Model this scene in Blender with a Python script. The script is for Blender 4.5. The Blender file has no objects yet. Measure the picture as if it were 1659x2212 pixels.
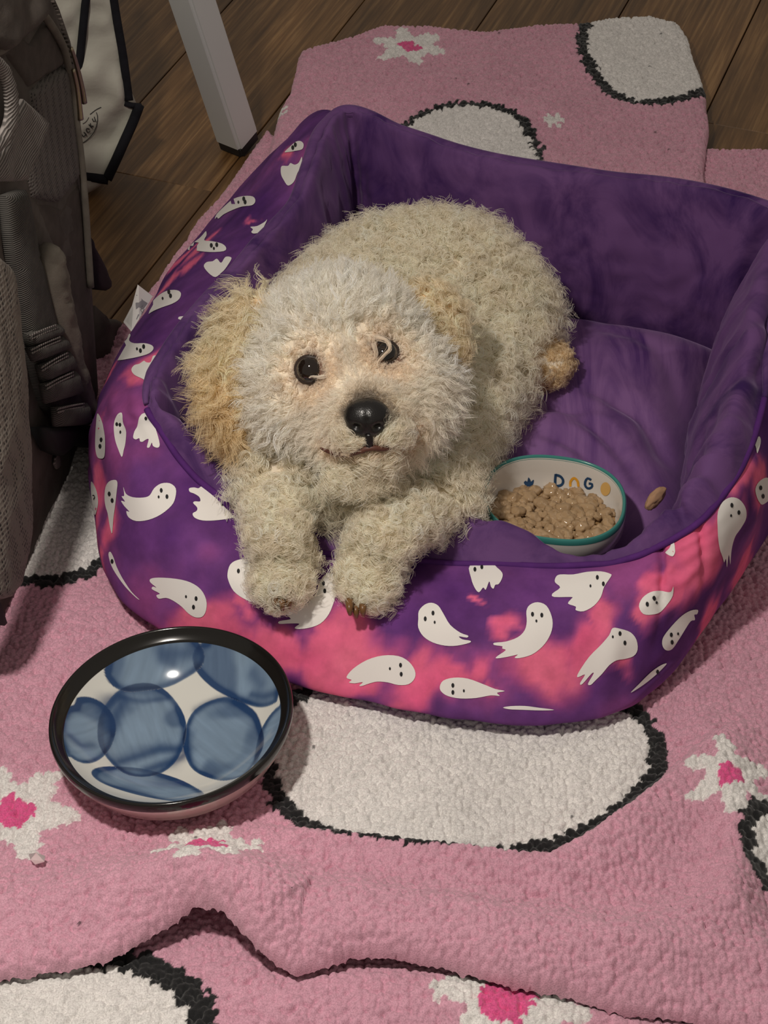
import bpy, bmesh, math, random
import numpy as np
from mathutils import Vector, Matrix, geometry
from mathutils.bvhtree import BVHTree

random.seed(7)
RNG = np.random.default_rng(11)
SC = bpy.context.scene
COL = SC.collection

# ------------------------------------------------------------------ camera
W, H = 1659, 2212
F = 4400.0                       # focal length in pixels of the 1659 x 2212 frame
PITCH = math.radians(41.0)
DIST = 1.75
CAM = np.array([0.0, -DIST * math.cos(PITCH), DIST * math.sin(PITCH)])
FWD = np.array([0.0, math.cos(PITCH), -math.sin(PITCH)])
RGT = np.array([1.0, 0.0, 0.0])
UPV = np.array([0.0, math.sin(PITCH), math.cos(PITCH)])
cd = bpy.data.cameras.new('camera')
cd.sensor_fit = 'VERTICAL'
cd.sensor_height = 36.0
cd.sensor_width = 36.0 * W / H
cd.lens = 36.0 * F / H
cd.clip_start = 0.05
cam = bpy.data.objects.new('camera', cd)
cam.location = CAM
cam.rotation_euler = (math.pi / 2 - PITCH, 0, 0)
COL.objects.link(cam)
SC.camera = cam

# ------------------------------------------------------------------ light
world = bpy.data.worlds.new('room')
SC.world = world
world.use_nodes = True
world.node_tree.nodes['Background'].inputs[0].default_value = (1.0, 0.90, 0.78, 1)
world.node_tree.nodes['Background'].inputs[1].default_value = 0.24

ld = bpy.data.lights.new('low_lamp', 'AREA')
ld.shape = 'DISK'
ld.size = 0.08
ld.energy = 10.2
ld.color = (1.0, 0.92, 0.83)
lamp = bpy.data.objects.new('low_lamp', ld)
lamp.location = (-0.32, -0.60, 1.22)  # unseen lamp, well below ceiling height for a steeper falloff towards the back
COL.objects.link(lamp)

SC.cycles.max_bounces = 12
SC.cycles.diffuse_bounces = 5
SC.cycles.transmission_bounces = 10
SC.view_settings.view_transform = 'Standard'
SC.view_settings.look = 'None'
SC.view_settings.gamma = 1.0
SC.view_settings.exposure = 0.0
SC.view_settings.use_curve_mapping = False


# ------------------------------------------------------------------ geometry helpers
def ray(px, py):
    d = FWD * F + RGT * (px - W / 2) + UPV * (H / 2 - py)
    return d / np.linalg.norm(d)


def U(px, py, z):
    """point at height z seen at a pixel"""
    d = ray(px, py)
    return CAM + d * ((z - CAM[2]) / d[2])


def Dp(px, py, depth):
    """point at a given depth along the viewing axis"""
    d = ray(px, py)
    return CAM + d * (depth / (d @ FWD))


def depth_of(p):
    return float((np.asarray(p) - CAM) @ FWD)


def on_plane(px, py, p0, n, off=0.0):
    d = ray(px, py)
    t = ((p0 + n * off - CAM) @ n) / (d @ n)
    return CAM + d * t


def hashv(ix, iy, iz, seed):
    h = (ix.astype(np.int64) * 374761393 + iy.astype(np.int64) * 668265263 + iz.astype(np.int64) * 2147483647 + seed * 1274126177) & 0xFFFFFFFF
    h = ((h ^ (h >> 13)) * 1274126177) & 0xFFFFFFFF
    h = ((h ^ (h >> 16)) * 2246822519) & 0xFFFFFFFF
    return ((h ^ (h >> 15)) & 0xFFFFFF) / float(0xFFFFFF)


def noise3(P, seed=0):
    P = np.asarray(P, float)
    i = np.floor(P).astype(np.int64)
    f = P - i
    f = f * f * (3 - 2 * f)
    out = 0
    for dx in (0, 1):
        for dy in (0, 1):
            for dz in (0, 1):
                w = (f[:, 0] if dx else 1 - f[:, 0]) * (f[:, 1] if dy else 1 - f[:, 1]) * (f[:, 2] if dz else 1 - f[:, 2])
                out = out + w * hashv(i[:, 0] + dx, i[:, 1] + dy, i[:, 2] + dz, seed)
    return out * 2 - 1


def fbm(P, seed=0, octaves=3):
    P = np.asarray(P, float)
    r, a, s = 0, 1.0, 0
    for k in range(octaves):
        r = r + a * noise3(P * 2 ** k + 17.3 * k, seed + k)
        s += a
        a *= 0.5
    return r / s


def smooth(x, a, b):
    t = np.clip((x - a) / (b - a), 0, 1)
    return t * t * (3 - 2 * t)


def make_mesh(name, V, Fc, mat=None, smoothed=True, colors=None, matidx=None):
    """V (n,3), Fc an int array (m,3|4) or a list of tuples"""
    me = bpy.data.meshes.new(name)
    V = np.asarray(V, np.float32)
    if isinstance(Fc, np.ndarray):
        k = Fc.shape[1]
        me.vertices.add(len(V))
        me.vertices.foreach_set('co', V.ravel())
        me.loops.add(Fc.size)
        me.loops.foreach_set('vertex_index', Fc.astype(np.int32).ravel())
        me.polygons.add(len(Fc))
        me.polygons.foreach_set('loop_start', np.arange(0, Fc.size, k, dtype=np.int32))
        me.polygons.foreach_set('loop_total', np.full(len(Fc), k, np.int32))
        me.update(calc_edges=True)
    else:
        me.from_pydata([tuple(map(float, v)) for v in V], [], [tuple(int(q) for q in f) for f in Fc])
        me.update()
    if smoothed:
        me.polygons.foreach_set('use_smooth', np.ones(len(me.polygons), bool))
    if colors is not None:
        ca = me.color_attributes.new('Col', 'FLOAT_COLOR', 'POINT')
        c = np.ones((len(V), 4), np.float32)
        c[:, :3] = colors
        ca.data.foreach_set('color', c.ravel())
    if mat is not None:
        for m in (mat if isinstance(mat, (list, tuple)) else [mat]):
            me.materials.append(m)
    if matidx is not None:
        me.polygons.foreach_set('material_index', np.asarray(matidx, np.int32))
    return me


def link(name, data, parent=None):
    o = bpy.data.objects.new(name, data)
    COL.objects.link(o)
    if parent is not None:
        o.parent = parent
        # parts that are meshes sit at the world origin; only a thing's Empty is moved
        inv = Matrix.Translation(-Vector(parent.location))
        o.matrix_parent_inverse = inv
    return o


def obj(name, V, Fc, mat, parent=None, **kw):
    return link(name, make_mesh(name, V, Fc, mat, **kw), parent)


def thing(name, label, cat, loc):
    o = bpy.data.objects.new(name, None)
    o.empty_display_size = 0.05
    COL.objects.link(o)
    o.location = Vector([float(q) for q in loc])
    o['label'] = label
    o['category'] = cat
    return o


def tag(o, label, cat):
    o['label'] = label
    o['category'] = cat
    return o


def catmull(P, n, closed=False):
    """n samples of a Catmull-Rom spline through the rows of P"""
    P = np.asarray(P, float)
    m = len(P)
    t = np.linspace(0, m, n, endpoint=False) if closed else np.linspace(0, m - 1, n)
    i = np.floor(t).astype(int)
    if not closed:
        i = np.minimum(i, m - 2)
    f = (t - i)[:, None]
    def g(k):
        return P[k % m] if closed else P[np.clip(k, 0, m - 1)]
    p0, p1, p2, p3 = g(i - 1), g(i), g(i + 1), g(i + 2)
    return 0.5 * (2 * p1 + (p2 - p0) * f + (2 * p0 - 5 * p1 + 4 * p2 - p3) * f ** 2 + (3 * p1 - p0 - 3 * p2 + p3) * f ** 3)


def tube(P, R, sides=8, caps=True):
    """tube along a polyline: verts, faces"""
    P = np.asarray(P, float)
    n = len(P)
    R = np.full(n, R) if np.isscalar(R) else np.asarray(R)
    T = np.gradient(P, axis=0)
    T /= np.linalg.norm(T, axis=1)[:, None] + 1e-12
    a = np.array([0, 0, 1.0]) if abs(T[0][2]) < 0.9 else np.array([1.0, 0, 0])
    N = np.zeros_like(P)
    v = a - T[0] * (a @ T[0])
    for i in range(n):
        v = v - T[i] * (v @ T[i])
        v = v / (np.linalg.norm(v) + 1e-12)
        N[i] = v
    B = np.cross(T, N)
    V, Fc = [], []
    for i in range(n):
        for k in range(sides):
            a = 2 * math.pi * k / sides
            V.append(P[i] + (N[i] * math.cos(a) + B[i] * math.sin(a)) * R[i])
    for i in range(n - 1):
        for k in range(sides):
            k2 = (k + 1) % sides
            Fc.append((i * sides + k, i * sides + k2, (i + 1) * sides + k2, (i + 1) * sides + k))
    if caps:
        Fc.append(tuple(range(sides))[::-1])
        Fc.append(tuple((n - 1) * sides + k for k in range(sides)))
    return np.array(V), Fc


def loft_faces(nu, nv, closed_u=True):
    i = np.arange(nu if closed_u else nu - 1)
    j = np.arange(nv - 1)
    I, J = np.meshgrid(i, j, indexing='ij')
    I2 = (I + 1) % nu
    return np.stack([I * nv + J, I2 * nv + J, I2 * nv + J + 1, I * nv + J + 1], -1).reshape(-1, 4)


def cdt(poly, step, hole=None):
    """triangulate a 2-D outline with interior points every `step`: (verts, tris)"""
    poly = [Vector((float(x), float(y))) for x, y in poly]
    n = len(poly)
    xs = [p.x for p in poly]
    ys = [p.y for p in poly]
    gx = np.arange(min(xs) + step * .5, max(xs), step)
    gy = np.arange(min(ys) + step * .5, max(ys), step * .87)
    pa = np.array([[p.x, p.y] for p in poly])
    pts = []
    if len(gx) and len(gy):
        X, Y = np.meshgrid(gx, gy)
        X[1::2] += step * .5
        Q = np.stack([X.ravel(), Y.ravel()], 1)
        s = poly_sdf(Q, pa)
        Q = Q[s < -step * .45]
        pts = [Vector((float(a), float(b))) for a, b in Q]
    r = geometry.delaunay_2d_cdt(poly + pts, [], [list(range(n))], 1, 1e-5)
    return np.array([[v.x, v.y] for v in r[0]]), [tuple(f) for f in r[2]]


def poly_sdf(Q, poly):
    """signed distance (negative inside) of 2-D points to a polygon"""
    Q = np.asarray(Q, float)
    poly = np.asarray(poly, float)
    d = np.full(len(Q), 1e18)
    inside = np.zeros(len(Q), bool)
    m = len(poly)
    for k in range(m):
        a, b = poly[k], poly[(k + 1) % m]
        e = b - a
        w = Q - a
        t = np.clip((w @ e) / (e @ e + 1e-18), 0, 1)
        q = w - t[:, None] * e
        d = np.minimum(d, (q * q).sum(1))
        c = ((a[1] <= Q[:, 1]) & (b[1] > Q[:, 1])) | ((b[1] <= Q[:, 1]) & (a[1] > Q[:, 1]))
        with np.errstate(divide='ignore', invalid='ignore'):
            xi = a[0] + (Q[:, 1] - a[1]) / (b[1] - a[1]) * e[0]
        inside ^= c & (Q[:, 0] < xi)
    d = np.sqrt(d)
    return np.where(inside, -d, d)


def line_dist(Q, line):
    """distance of 2-D points to an open polyline, and the position 0..1 along it"""
    line = np.asarray(line, float)
    L = np.concatenate([[0], np.cumsum(np.linalg.norm(np.diff(line, axis=0), axis=1))])
    best = np.full(len(Q), 1e18)
    pos = np.zeros(len(Q))
    side = np.zeros(len(Q))
    for k in range(len(line) - 1):
        a, e = line[k], line[k + 1] - line[k]
        w = Q - a
        t = np.clip((w @ e) / (e @ e), 0, 1)
        q = w - t[:, None] * e
        d = (q * q).sum(1)
        m = d < best
        best = np.where(m, d, best)
        pos = np.where(m, (L[k] + t * (L[k + 1] - L[k])) / L[-1], pos)
        side = np.where(m, np.sign(e[0] * w[:, 1] - e[1] * w[:, 0]), side)
    return np.sqrt(best), pos, side


def ribbon_poly(line, width):
    """2-D outline of a stroke"""
    line = np.asarray(line, float)
    w = np.full(len(line), width) if np.isscalar(width) else np.asarray(width)
    T = np.gradient(line, axis=0)
    T /= np.linalg.norm(T, axis=1)[:, None]
    N = np.stack([-T[:, 1], T[:, 0]], 1)
    return np.concatenate([line + N * w[:, None] / 2, (line - N * w[:, None] / 2)[::-1]])


def bvh_of(V, Fc):
    return BVHTree.FromPolygons([tuple(map(float, v)) for v in V], [tuple(int(q) for q in f) for f in Fc])


def hit(bvh, px, py):
    d = ray(px, py)
    l, n, i, t = bvh.ray_cast(Vector(CAM), Vector(d))
    if l is None:
        return None, None
    n = np.array(n)
    if n @ d > 0:
        n = -n
    return np.array(l), n


def decal(name, polys, bvh, off, mats, parent, step=9.0, idx=None, maxlen=0.05):
    """flat print: 2-D outlines laid onto a surface of the scene as one thin mesh"""
    V, T, M = [], [], []
    for q, poly in enumerate(polys):
        v2, tr = cdt(poly, step)
        base = len(V)
        ok = []
        for a, b in v2:
            l, n = hit(bvh, a, b)
            ok.append(l is not None)
            k = (idx[q] if idx else 0)
            V.append(l + n * (off + 0.0004 * k) if l is not None else (0, 0, 0))
        good = []
        for t in tr:
            if all(ok[i] for i in t):
                p = [V[base + i] for i in t]
                if max(np.linalg.norm(p[0] - p[1]), np.linalg.norm(p[1] - p[2]), np.linalg.norm(p[0] - p[2])) < maxlen:
                    good.append(tuple(base + i for i in t))
        # keep the largest connected piece
        root = {}

        def find(x):
            while root.setdefault(x, x) != x:
                x = root[x]
            return x
        for t in good:
            for i in t[1:]:
                root[find(i)] = find(t[0])
        groups = {}
        for t in good:
            groups.setdefault(find(t[0]), []).append(t)
        if groups:
            g = max(groups.values(), key=len)
            T += g
            M += [idx[q] if idx else 0] * len(g)
    if not T:
        return None
    used = sorted({i for t in T for i in t})
    mp_ = {i: k for k, i in enumerate(used)}
    return obj(name, np.array([V[i] for i in used]), [tuple(mp_[i] for i in t) for t in T], mats, parent, matidx=M)


# ------------------------------------------------------------------ material helpers
def new_mat(name, base=(.5, .5, .5), rough=.6, **kw):
    m = bpy.data.materials.new(name)
    m.use_nodes = True
    b = m.node_tree.nodes['Principled BSDF']
    b.inputs['Base Color'].default_value = (*base, 1)
    b.inputs['Roughness'].default_value = rough
    for k, v in kw.items():
        b.inputs[k.replace('_', ' ')].default_value = v
    return m


def nd(m, typ, **kw):
    n = m.node_tree.nodes.new(typ)
    for k, v in kw.items():
        if k.startswith('i_'):
            key = k[2:].replace('_', ' ')
            n.inputs[int(key) if key.isdigit() else key].default_value = v
        else:
            setattr(n, k, v)
    return n


def lk(m, a, b):
    m.node_tree.links.new(a, b)


def bsdf(m):
    return m.node_tree.nodes['Principled BSDF']


def ramp(m, fac, stops, interp='LINEAR'):
    r = nd(m, 'ShaderNodeValToRGB')
    r.color_ramp.interpolation = interp
    e = r.color_ramp.elements
    while len(e) < len(stops):
        e.new(0.5)
    for k, (p, c) in enumerate(stops):
        e[k].position = p
        e[k].color = (*c, 1)
    lk(m, fac, r.inputs[0])
    return r.outputs[0]


def coords(m, scale=(1, 1, 1), rot=(0, 0, 0)):
    t = nd(m, 'ShaderNodeTexCoord')
    mp = nd(m, 'ShaderNodeMapping')
    mp.inputs['Scale'].default_value = scale
    mp.inputs['Rotation'].default_value = rot
    lk(m, t.outputs['Object'], mp.inputs[0])
    return mp.outputs[0]


def noise_tex(m, vec, scale, detail=3.0, rough=.55, dist=0.0):
    n = nd(m, 'ShaderNodeTexNoise')
    n.inputs['Scale'].default_value = scale
    n.inputs['Detail'].default_value = detail
    n.inputs['Roughness'].default_value = rough
    n.inputs['Distortion'].default_value = dist
    lk(m, vec, n.inputs['Vector'])
    return n.outputs['Fac']


def bump(m, height, strength=.3, dist=.002):
    b = nd(m, 'ShaderNodeBump')
    b.inputs['Strength'].default_value = strength
    b.inputs['Distance'].default_value = dist
    lk(m, height, b.inputs['Height'])
    lk(m, b.outputs[0], bsdf(m).inputs['Normal'])


def mixc(m, fac, a, b):
    n = nd(m, 'ShaderNodeMix', data_type='RGBA')
    for s, v in ((n.inputs[0], fac), (n.inputs[6], a), (n.inputs[7], b)):
        if isinstance(v, (int, float)):
            s.default_value = v
        elif isinstance(v, tuple):
            s.default_value = (*v, 1)
        else:
            lk(m, v, s)
    return n.outputs[2]


def attr(m, name='Col'):
    a = nd(m, 'ShaderNodeAttribute')
    a.attribute_name = name
    return a.outputs['Color']
# ------------------------------------------------------------------ floor of wooden planks
m_plank = new_mat('wood_plank', rough=.45)
v = coords(m_plank, (1, 1, 1))
info = nd(m_plank, 'ShaderNodeObjectInfo')
addv = nd(m_plank, 'ShaderNodeVectorMath', operation='ADD')
sc_ = nd(m_plank, 'ShaderNodeVectorMath', operation='SCALE')
comb = nd(m_plank, 'ShaderNodeCombineXYZ')
lk(m_plank, info.outputs['Random'], comb.inputs[0])
lk(m_plank, info.outputs['Random'], comb.inputs[1])
lk(m_plank, comb.outputs[0], sc_.inputs[0])
sc_.inputs['Scale'].default_value = 9.0
lk(m_plank, v, addv.inputs[0])
lk(m_plank, sc_.outputs[0], addv.inputs[1])
mp = nd(m_plank, 'ShaderNodeMapping')
mp.inputs['Scale'].default_value = (2.2, 60, 10)
lk(m_plank, addv.outputs[0], mp.inputs[0])
g1 = noise_tex(m_plank, mp.outputs[0], 3.0, 5, .65, .3)
mp2 = nd(m_plank, 'ShaderNodeMapping')
mp2.inputs['Scale'].default_value = (1.5, 7, 5)
lk(m_plank, addv.outputs[0], mp2.inputs[0])
g2 = noise_tex(m_plank, mp2.outputs[0], 3.0, 3, .5, .6)
c1 = ramp(m_plank, g1, [(.3, (.10, .051, .018)), (.52, (.19, .102, .038)), (.68, (.31, .185, .078))])
c2 = ramp(m_plank, g2, [(.3, (.55, .52, .5)), (.7, (1.1, 1.05, 1.0))])
mul = nd(m_plank, 'ShaderNodeMix', data_type='RGBA', blend_type='MULTIPLY')
mul.inputs[0].default_value = 1
lk(m_plank, c1, mul.inputs[6])
lk(m_plank, c2, mul.inputs[7])
tone = nd(m_plank, 'ShaderNodeHueSaturation')
mr = nd(m_plank, 'ShaderNodeMapRange')
mr.inputs['To Min'].default_value = .78
mr.inputs['To Max'].default_value = 1.2
lk(m_plank, info.outputs['Random'], mr.inputs[0])
lk(m_plank, mr.outputs[0], tone.inputs['Value'])
lk(m_plank, mul.outputs[2], tone.inputs['Color'])
lk(m_plank, tone.outputs[0], bsdf(m_plank).inputs['Base Color'])
bump(m_plank, g1, .25, .0008)

m_sub = new_mat('subfloor', (.012, .008, .006), .9)
fl = obj('floor', [(-1.6, -1.4, -.012), (1.7, -1.4, -.012), (1.7, 2.4, -.012), (-1.6, 2.4, -.012)], [(0, 1, 2, 3)], m_sub)
fl['kind'] = 'structure'
fl['label'] = 'brown wood-grain plank floor under the pink blanket'
PW, PL, PT = .150, 1.25, .012
bm = bmesh.new()
bmesh.ops.create_cube(bm, size=1.0)
bmesh.ops.scale(bm, vec=(PL - .0004, PW - .0016, PT), verts=bm.verts)
bmesh.ops.bevel(bm, geom=[e for e in bm.edges], offset=.0006, segments=1, affect='EDGES')
plank_me = bpy.data.meshes.new('plank')
bm.to_mesh(plank_me)
bm.free()
plank_me.materials.append(m_plank)
ang = math.radians(70)
dx, dy = np.array([math.cos(ang), math.sin(ang)]), np.array([-math.sin(ang), math.cos(ang)])
seam = U(1590, 110, 0)[:2]
for r in range(-7, 13):
    for c in range(-2, 3):
        ctr = seam + dy * (r + .5) * PW + dx * (c * PL + (r * .437 % 1) * PL - .25)
        if not (-1.3 < ctr[0] < 1.4 and -1.2 < ctr[1] < 2.1):
            continue
        o = bpy.data.objects.new('plank', plank_me)
        COL.objects.link(o)
        o.parent = fl
        o.location = (ctr[0], ctr[1], -PT / 2)
        o.rotation_euler = (0, 0, ang)
# ------------------------------------------------------------------ fleece blanket
m_fleece = new_mat('sherpa_fleece', rough=.95)
bsdf(m_fleece).inputs['Sheen Weight'].default_value = .25
bsdf(m_fleece).inputs['Sheen Roughness'].default_value = .6
bsdf(m_fleece).inputs['Specular IOR Level'].default_value = .1
fv = coords(m_fleece)
fn = noise_tex(m_fleece, fv, 900, 2, .6)
mm = nd(m_fleece, 'ShaderNodeMix', data_type='RGBA', blend_type='MULTIPLY')
mm.inputs[0].default_value = 1
lk(m_fleece, attr(m_fleece), mm.inputs[6])
lk(m_fleece, ramp(m_fleece, fn, [(.3, (.72, .72, .72)), (.6, (1.08, 1.08, 1.08))]), mm.inputs[7])
lk(m_fleece, mm.outputs[2], bsdf(m_fleece).inputs['Base Color'])
bump(m_fleece, fn, .5, .0008)

PINK = np.array([.64, .335, .43])
WHITE = np.array([.76, .735, .715])
BLACK = np.array([.012, .012, .013])
HOT = np.array([.72, .10, .28])
ZB = .014                                  # top of the flat blanket


def plan(pts, z=ZB):
    return np.array([U(a, b, z)[:2] for a, b in pts])


def ell(cx, cy, rx, ry, n=28, z=ZB, wob=.0, seed=0):
    a = np.linspace(0, 2 * math.pi, n, endpoint=False)
    w = 1 + wob * np.sin(3 * a + seed) + wob * .6 * np.sin(5 * a + 2 * seed)
    return plan(np.stack([cx + rx * np.cos(a) * w, cy + ry * np.sin(a) * w], 1), z)


# white pebble-shaped patches with a black woven edge: (outline, edge width in metres)
PATCH = [
    (ell(990, 1630, 425, 222, wob=.02, seed=1), .0135, 'A'),
    (ell(1420, 118, 168, 125, wob=.03, seed=2), .013, 'B'),
    (ell(95, 1085, 215, 165, wob=.02, seed=3), .013, 'A'),
    (ell(110, 2200, 330, 150, wob=.03, seed=4), .020, 'C'),
    (ell(1800, 1830, 190, 120, wob=.02, seed=5), .013, 'A'),
    (ell(1000, 345, 165, 90, wob=.04, seed=6), .010, 'B'),
]
# flowers: centre pixel, radius in metres, centre radius, phase
FLOWER = [(885, 88, .042, .0125, .3, ZB + .02, 'B'), (22, 1730, .047, .0155, .1, ZB + .012, 'A'), (443, 1832, .038, .0125, .8, ZB + .02, 'A'),
          (1572, 1690, .034, .010, .5, ZB + .012, 'A'), (1095, 2168, .052, .0185, .2, ZB, 'C'), (1195, 252, .012, 0, 0, ZB + .02, 'B'), (596, 262, .014, 0, .4, ZB, 'AB')]


def pattern(Q, layer='A'):
    """colour of the woven design at plan positions Q"""
    C = np.tile(PINK, (len(Q), 1))
    jit = np.stack([noise3(np.c_[Q * 320, np.zeros(len(Q))], 5), noise3(np.c_[Q * 320, np.ones(len(Q))], 6)], 1)
    Q = Q + jit * .0028
    for cx, cy, R, rc, ph, z, lay in FLOWER:
        if layer not in lay:
            continue
        c = U(cx, cy, z)[:2]
        d = Q - c
        r = np.hypot(d[:, 0], d[:, 1])
        m = r < R * 1.3
        a = np.arctan2(d[:, 1], d[:, 0])
        pet = R * (.80 + .24 * np.cos(6 * a + ph * 6))
        C[m & (r < pet)] = WHITE
        C[r < rc] = HOT
    for poly, w, lay in PATCH:
        if layer not in lay:
            continue
        lo, hi = poly.min(0) - .04, poly.max(0) + .04
        m = ((Q > lo) & (Q < hi)).all(1)
        if not m.any():
            continue
        s = poly_sdf(Q[m], poly)
        idx = np.where(m)[0]
        C[idx[s < 0]] = WHITE
        C[idx[np.abs(s) < w / 2]] = BLACK
    return C


def nubs(X, S):
    """rounded pile tufts: relief 0..1 and the tuft centre of each plan position"""
    c = np.floor(X / S).astype(np.int64)
    best = np.full(len(X), 1e9)
    ctr = np.zeros_like(X)
    for ax in (-1, 0, 1):
        for ay in (-1, 0, 1):
            ix, iy = c[:, 0] + ax, c[:, 1] + ay
            px = (ix + .1 + .8 * hashv(ix, iy, ix * 0, 3)) * S
            py = (iy + .1 + .8 * hashv(ix, iy, ix * 0, 4)) * S
            d = (X[:, 0] - px) ** 2 + (X[:, 1] - py) ** 2
            m = d < best
            best = np.where(m, d, best)
            ctr[:, 0] = np.where(m, px, ctr[:, 0])
            ctr[:, 1] = np.where(m, py, ctr[:, 1])
    return np.clip(1 - best / (S * .75) ** 2, 0, 1), ctr


def fleece_layer(name, outline, zfun, step, R, parent, cut=None, zedge=None, nub=.0060, size=.0045, zlow=.0):
    """one layer of blanket with a rolled edge; relief of every tuft is real geometry"""
    lo, hi = outline.min(0), outline.max(0)
    lo = np.maximum(lo, [-.50, -.64])
    hi = np.minimum(hi, [.56, 1.05])
    xs = np.arange(lo[0] - .004, hi[0] + .004, step)
    ys = np.arange(lo[1] - .004, hi[1] + .004, step)
    X, Y = np.meshgrid(xs, ys, indexing='ij')
    Q = np.stack([X.ravel(), Y.ravel()], 1)
    wob = np.stack([noise3(np.c_[Q * 25, Q[:, :1] * 0], 21), noise3(np.c_[Q * 25, Q[:, :1] * 0 + 9], 22)], 1) * .003
    sd = -poly_sdf(Q + wob, outline)            # positive inside
    gx, gy = np.gradient(sd.reshape(X.shape), step)
    gl = np.sqrt(gx ** 2 + gy ** 2).ravel() + 1e-9
    out_ = (sd <= 0) & (sd > -step * 1.3)
    Q[out_] -= (np.stack([gx.ravel(), gy.ravel()], 1) / gl[:, None] * sd[:, None])[out_]   # snap the border to the outline
    keep = sd > -step * 1.3
    if cut is not None:
        keep &= poly_sdf(Q, cut) > 0
    relief, ctr = nubs(Q, size)
    z = zfun(Q)
    d = np.clip(sd, 0, R)
    drop = R - np.sqrt(np.maximum(R * R - (R - d) ** 2, 0))
    z = np.maximum(z - drop * np.minimum(1, (z - zlow) / R), zlow + .0004)
    if zedge is not None:
        z = np.maximum(z, zedge(Q))
    z = z + nub * (relief ** .8 - .6) * (0.75 + .5 * noise3(np.c_[ctr * 210, ctr[:, :1]], 8))
    C = pattern(ctr, name[0].upper().replace('M', 'A').replace('L', 'C').replace('F', 'B'))
    tint = 1 + .10 * noise3(np.c_[ctr * 400, ctr[:, :1] * 0], 31) + .06 * noise3(np.c_[Q * 14, Q[:, :1] * 0], 32)
    C = C * tint[:, None]
    speck = hashv(np.round(ctr[:, 0] * 1e5).astype(np.int64), np.round(ctr[:, 1] * 1e5).astype(np.int64), np.zeros(len(Q), np.int64), 77) > .9985
    spk = speck & (relief > .80)
    C[spk] = C[spk] * .25
    nx, ny = X.shape
    ids = np.arange(nx * ny).reshape(nx, ny)
    q = np.stack([ids[:-1, :-1], ids[1:, :-1], ids[1:, 1:], ids[:-1, 1:]], -1).reshape(-1, 4)
    q = q[keep[q].all(1)]
    used = np.unique(q)
    remap = np.full(nx * ny, -1)
    remap[used] = np.arange(len(used))
    V = np.c_[Q, z][used]
    return obj(name, V, remap[q], m_fleece, parent, colors=C[used])


def gauss_ridge(Q, line, amp, wf, wb):
    """fold along a polyline: amp(t) high, widths to the right / left of its direction"""
    d, t, s = line_dist(Q, line)
    w = np.where(s > 0, wb, wf)
    a = np.interp(t, np.linspace(0, 1, len(amp)), amp)
    return a * np.exp(-(d / w) ** 2)


edgeA = [(-160, 2128), (60, 2100), (230, 2052), (330, 2012), (420, 1985), (480, 2000), (560, 2062), (640, 2095), (760, 2085), (950, 2098), (1100, 2136), (1250, 2166), (1450, 2194), (1800, 2240)]
RA = [  # folds of the big layer (pixels of their crests, heights, widths front/back)
    ([(540, 1792), (700, 1808), (860, 1835), (1100, 1870), (1190, 1875), (1290, 1820), (1420, 1720), (1530, 1625), (1640, 1550)], [.006, .016, .022, .024, .024, .024, .021, .014, .002], .034, .010),
    ([(-80, 1960), (200, 1930), (430, 1930), (640, 2000), (820, 2040), (1100, 2085), (1400, 2110)], [.014, .020, .028, .020, .019, .017, .008], .026, .034),
    ([(560, 1905), (800, 1960), (1100, 2010), (1350, 2030), (1560, 1960), (1640, 1850)], [.005, .015, .017, .017, .018, .008], .024, .020),
    ([(1520, 1500), (1560, 1640), (1600, 1800), (1580, 1950), (1500, 2060)], [.002, .012, .020, .014, .002], .020, .026),
    ([(200, 1830), (420, 1800), (640, 1850)], [.0, .008, .0], .03, .03),
    ([(-60, 1560), (60, 1400), (150, 1290)], [.010, .007, .0], .03, .03),
    ([(1180, 2060), (1420, 2075), (1640, 2060)], [.0, .012, .014], .018, .02),
]
RA = [(plan(l, ZB + .01), a, f, b) for l, a, f, b in RA]
bed_cut = plan([(520, 560), (760, 380), (1280, 480), (1500, 640), (1480, 1000), (1340, 1320), (900, 1360), (400, 1180), (330, 900)], .014)


def zA(Q):
    z = np.full(len(Q), ZB) + .0022 * fbm(np.c_[Q * 11, Q[:, :1] * 0], 41)
    for l, a, f, b in RA:
        z = np.maximum(z, ZB - .004) + gauss_ridge(Q, l, a, f, b)
    e, t, s = line_dist(Q, EA)
    # the front edge is puffed up where it lifts off the layer below
    lift = np.interp(t, [0, .15, .27, .33, .37, .42, .5, .7, 1], [.012, .016, .024, .034, .034, .020, .012, .010, .010])
    z = z + lift * smooth(e, .085, .012)
    # pressed flat under the bowl
    bq = U(368, 1536, .055)[:2]
    z = ZB + (z - ZB) * smooth(np.linalg.norm(Q - bq, axis=1), .045, .10)
    # hollow beside the right-hand fold
    h = U(1650, 1890, ZB)[:2]
    z = z - .016 * np.exp(-(((Q - h) / [.022, .035]) ** 2).sum(1))
    return z


EA = np.array([U(a, b, .032 if 200 < a < 660 else .022)[:2] for a, b in edgeA])
blanket = thing('fleece_blanket', 'crumpled pink fleece blanket with white patches and flowers, spread under the dog bed', 'blanket', (0, 0, 0))
outA = np.concatenate([EA, plan([(1900, 1500), (1900, 322), (1640, 316), (1500, 312), (1300, 330), (700, 380), (578, 268), (470, 420), (385, 525), (305, 640), (255, 700)], ZB), [[-.36, .12], [-.52, .05], [-.56, -.3]]])


def zcave(Q):
    # between these two places the front edge hangs free of the layer below
    e, t, s = line_dist(Q, EA)
    return .030 * smooth(t, .20, .29) * smooth(t, .44, .38) * smooth(e, .030, .018)


fleece_layer('main_layer', outA, zA, .00115, .012, blanket, cut=bed_cut, zedge=zcave)

outC = np.concatenate([plan([(-200, 1840), (1800, 1900), (1900, 2400)], ZB), plan([(900, 2500), (60, 2420), (-10, 2232), (-60, 2190)], .006)])


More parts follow.
